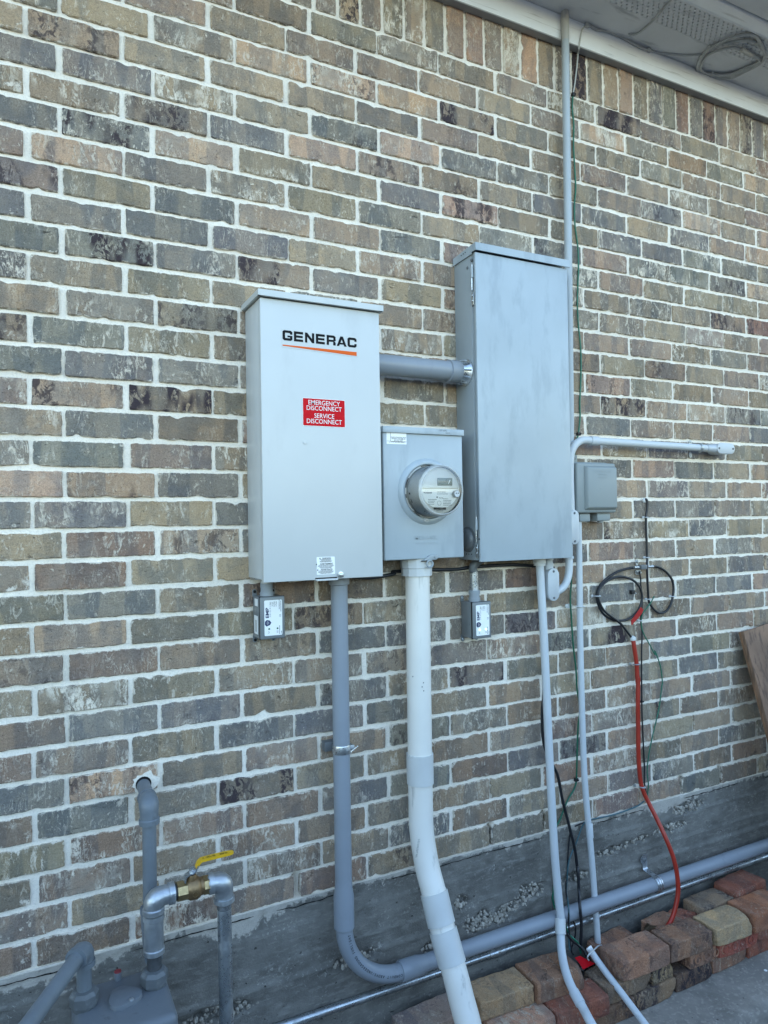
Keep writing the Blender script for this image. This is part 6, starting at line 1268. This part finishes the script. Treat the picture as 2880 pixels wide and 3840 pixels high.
loose('orange brown brick on top, right of the pale yellow one', 2.272, 2.470, -.262, -.150, z3_, z4_+.006, 'orange', 9, -1, dk=.15)
loose('red brick at the back of the row, right end against the foundation', 2.330, 2.520, -.138, -.036, z3_, z4_+.016, 'red', 10, 4, dk=.1)
loose('olive grey brick lying behind the pale yellow one', 2.150, 2.322, -.142, -.052, z3_-.002, z4_+.002, 'grey', 11, 2, dk=.3)
loose('small red brick end between the red duct and the grey back brick', 2.055, 2.140, -.136, -.050, z3_-.03, z4_-.022, 'red', 12, 25, dk=.2, chip=2)
loose('dusty red brick partly hidden behind the red duct', 1.940, 2.068, -.134, -.046, z3_-.04, z4_-.020, 'pinkbrown', 13, 6, dk=.2)
loose('flat reddish brick tilted against the foundation behind the thick brown one', 1.700, 1.890, -.118, -.018, z3_-.045, z3_+.015, 'pinkbrown', 14, 10, 8, dk=.08, pitch=4)
loose('mossy olive yellow brick in the middle layer, left of the dark gap', 1.812, 1.905, -.222, -.125, z2_, z3_-.004, 'olive', 15, 0, dk=.5)
loose('pinkish grey brick with moulded rounds, right of the dark gap', 1.985, 2.110, -.228, -.125, z2_, z3_-.004, 'pinkbrown', 16, -2, dk=.3, wh=.2, stamp=True)
loose('bright red brick moulded with a row of rings, middle layer', 2.118, 2.318, -.236, -.130, z2_, z3_-.003, 'stamped', 17, -1, dk=.05, stamp=True)
loose('dark red brick on the path under the red conduit brick', 1.530, 1.722, -.232, -.126, z1_, z2_-.002, 'dark', 18, -1, dk=.4)
loose('grey brown brick on the path under the olive grey brick', 1.726, 1.912, -.228, -.122, z1_, z2_-.002, 'grey', 19, 1, dk=.45)
loose('sooty dark brick on the path under the dark gap', 1.916, 2.100, -.222, -.120, z1_, z2_-.002, 'dark', 20, 1, dk=.6)
loose('pinkish worn brick on the path under the ringed red brick', 2.106, 2.290, -.214, -.110, z1_, z2_-.002, 'pinkbrown', 21, 1, dk=.2, wh=.25)
loose('red brick on the path at the right end of the row', 2.296, 2.490, -.212, -.108, z1_, z2_-.002, 'red', 22, 1, dk=.15)
loose('rust red brick in the middle layer at the right edge', 2.324, 2.520, -.232, -.126, z2_, z3_-.003, 'red', 23, 0, dk=.2)
loose('rough purple grey brick left of the thick white riser', .925, 1.130, -.160, -.060, z3_-.012, z4_-.018, 'purple', 24, 3, dk=.15, wh=.35, chip=2)
loose('orange brick end showing at the bottom edge left of the purple grey brick', .775, .905, -.200, -.100, z3_-.03, z3_+.020, 'orange', 25, 8, dk=.1)
for k, (xa, xb, ya_, yb_, za_, zb_, tn) in enumerate(((1.18, 1.375, -.165, -.06, z2_, z3_-.003, 'brown'), (1.38, 1.58, -.145, -.045, z2_, z3_-.003, 'dark'), (.93, 1.12, -.155, -.062, z2_, z3_-.014, 'dark'), (1.0, 1.178, -.24, -.14, z1_+.03, z2_+.03, 'pink'), (1.18, 1.38, -.24, -.135, z1_, z2_-.003, 'red'), (1.385, 1.525, -.24, -.135, z1_, z2_-.003, 'dark'), (2.12, 2.31, -.125, -.03, z2_, z3_-.004, 'brown'), (.74, .90, -.19, -.10, z2_, z3_-.032, 'brown'))):
    loose(('brown brick under the tan back brick', 'dark brick beneath the brown back brick', 'dark brick beneath the purple grey brick', 'pink brick on the path beneath the thick white riser', 'red brick on the path under the pale pink brick', 'dark brick on the path under the front red brick', 'brown brick beneath the olive grey back brick', 'brown brick beneath the orange brick end')[k], xa, xb, ya_, yb_, za_, zb_, tn, 40+k)
# dry leaves and grit in the gap
rr = random.Random(4)
for k, (q, r_) in enumerate((((1.93118, -0.1, 0.22675), .034), ((1.97689, -0.09, 0.21243), .022))):
    m = MB(); c_ = Vector(q); n_ = 9
    ring = [m.bm.verts.new(c_+Vector((r_*math.cos(2*PI*i/n_)*(.7+.5*rr.random()), .5*r_*math.sin(2*PI*i/n_)*(.7+.5*rr.random()), .010*rr.uniform(-1, 1)))) for i in range(n_)]
    ct = m.bm.verts.new(c_+Vector((0, 0, .008)))
    for i in range(n_): m.bm.faces.new((ring[i], ring[(i+1) % n_], ct))
    bmesh.ops.solidify(m.bm, geom=list(m.bm.faces), thickness=.0008)
    tag(m.build('dry_leaf', MT['leaf']), ('large curled brown leaf beside the foot of the red duct', 'small brown leaf touching the red duct')[k], 'leaf')
m = MB()
for k in range(260):
    x = rr.uniform(1.0, 2.6); y = rr.uniform(-.12, -.012); s_ = rr.uniform(.0025, .008)
    m.box(-s_, s_, -s_*.8, s_*.8, -s_*.6, s_*.6, M=Matrix.Translation((x, y, .098+.012*rr.random()))@Matrix.Rotation(rr.uniform(0, 6), 4, Vector((rr.random(), rr.random(), rr.random()))))
m.build('gravel', MT['foundation'], kind='stuff')
m = MB(); q = (2.32392, -0.26, 0.04677); q = (2.28833, -0.28458, 0.072); m.lathe([(0, .006), (.002, .004)], q, (0, 0, 1), 7); tag(m.build('paper_scrap', MT['white_print']), 'tiny white scrap lying on the concrete path', 'scrap')
# ------------------------------------------------------------------ plank leaning at the right edge
t = thing('leaning_plank', 'weathered wide wooden plank leaning against the wall at the right edge', 'plank', (2.66, -.35, .07))
top = Vector((2.538, -.032, 1.2015)); bot = Vector((2.538, -.350, .071)); dn = (bot-top).normalized(); nrm = Vector((0, -dn.z, dn.y)).normalized()
if nrm.y > 0: nrm = -nrm
top2 = Vector((2.815, -.032, 1.236))
m = MB(); P_ = [top, bot, bot+Vector((.277, 0, 0)), top2]; m.prism([p+nrm*.0 for p in P_], nrm*.012, .0015); m.build('board_face', MT['wood'], t)
m = MB(); m.prism([p-nrm*.0005 for p in (top+Vector((-.0012, 0, 0)), bot+Vector((-.0012, 0, 0)), bot+Vector((.02, 0, 0)), top+Vector((.02, 0, .003)))], -nrm*.010); m.build('split_edge', MT['wood_edge'], t)

flush_text()
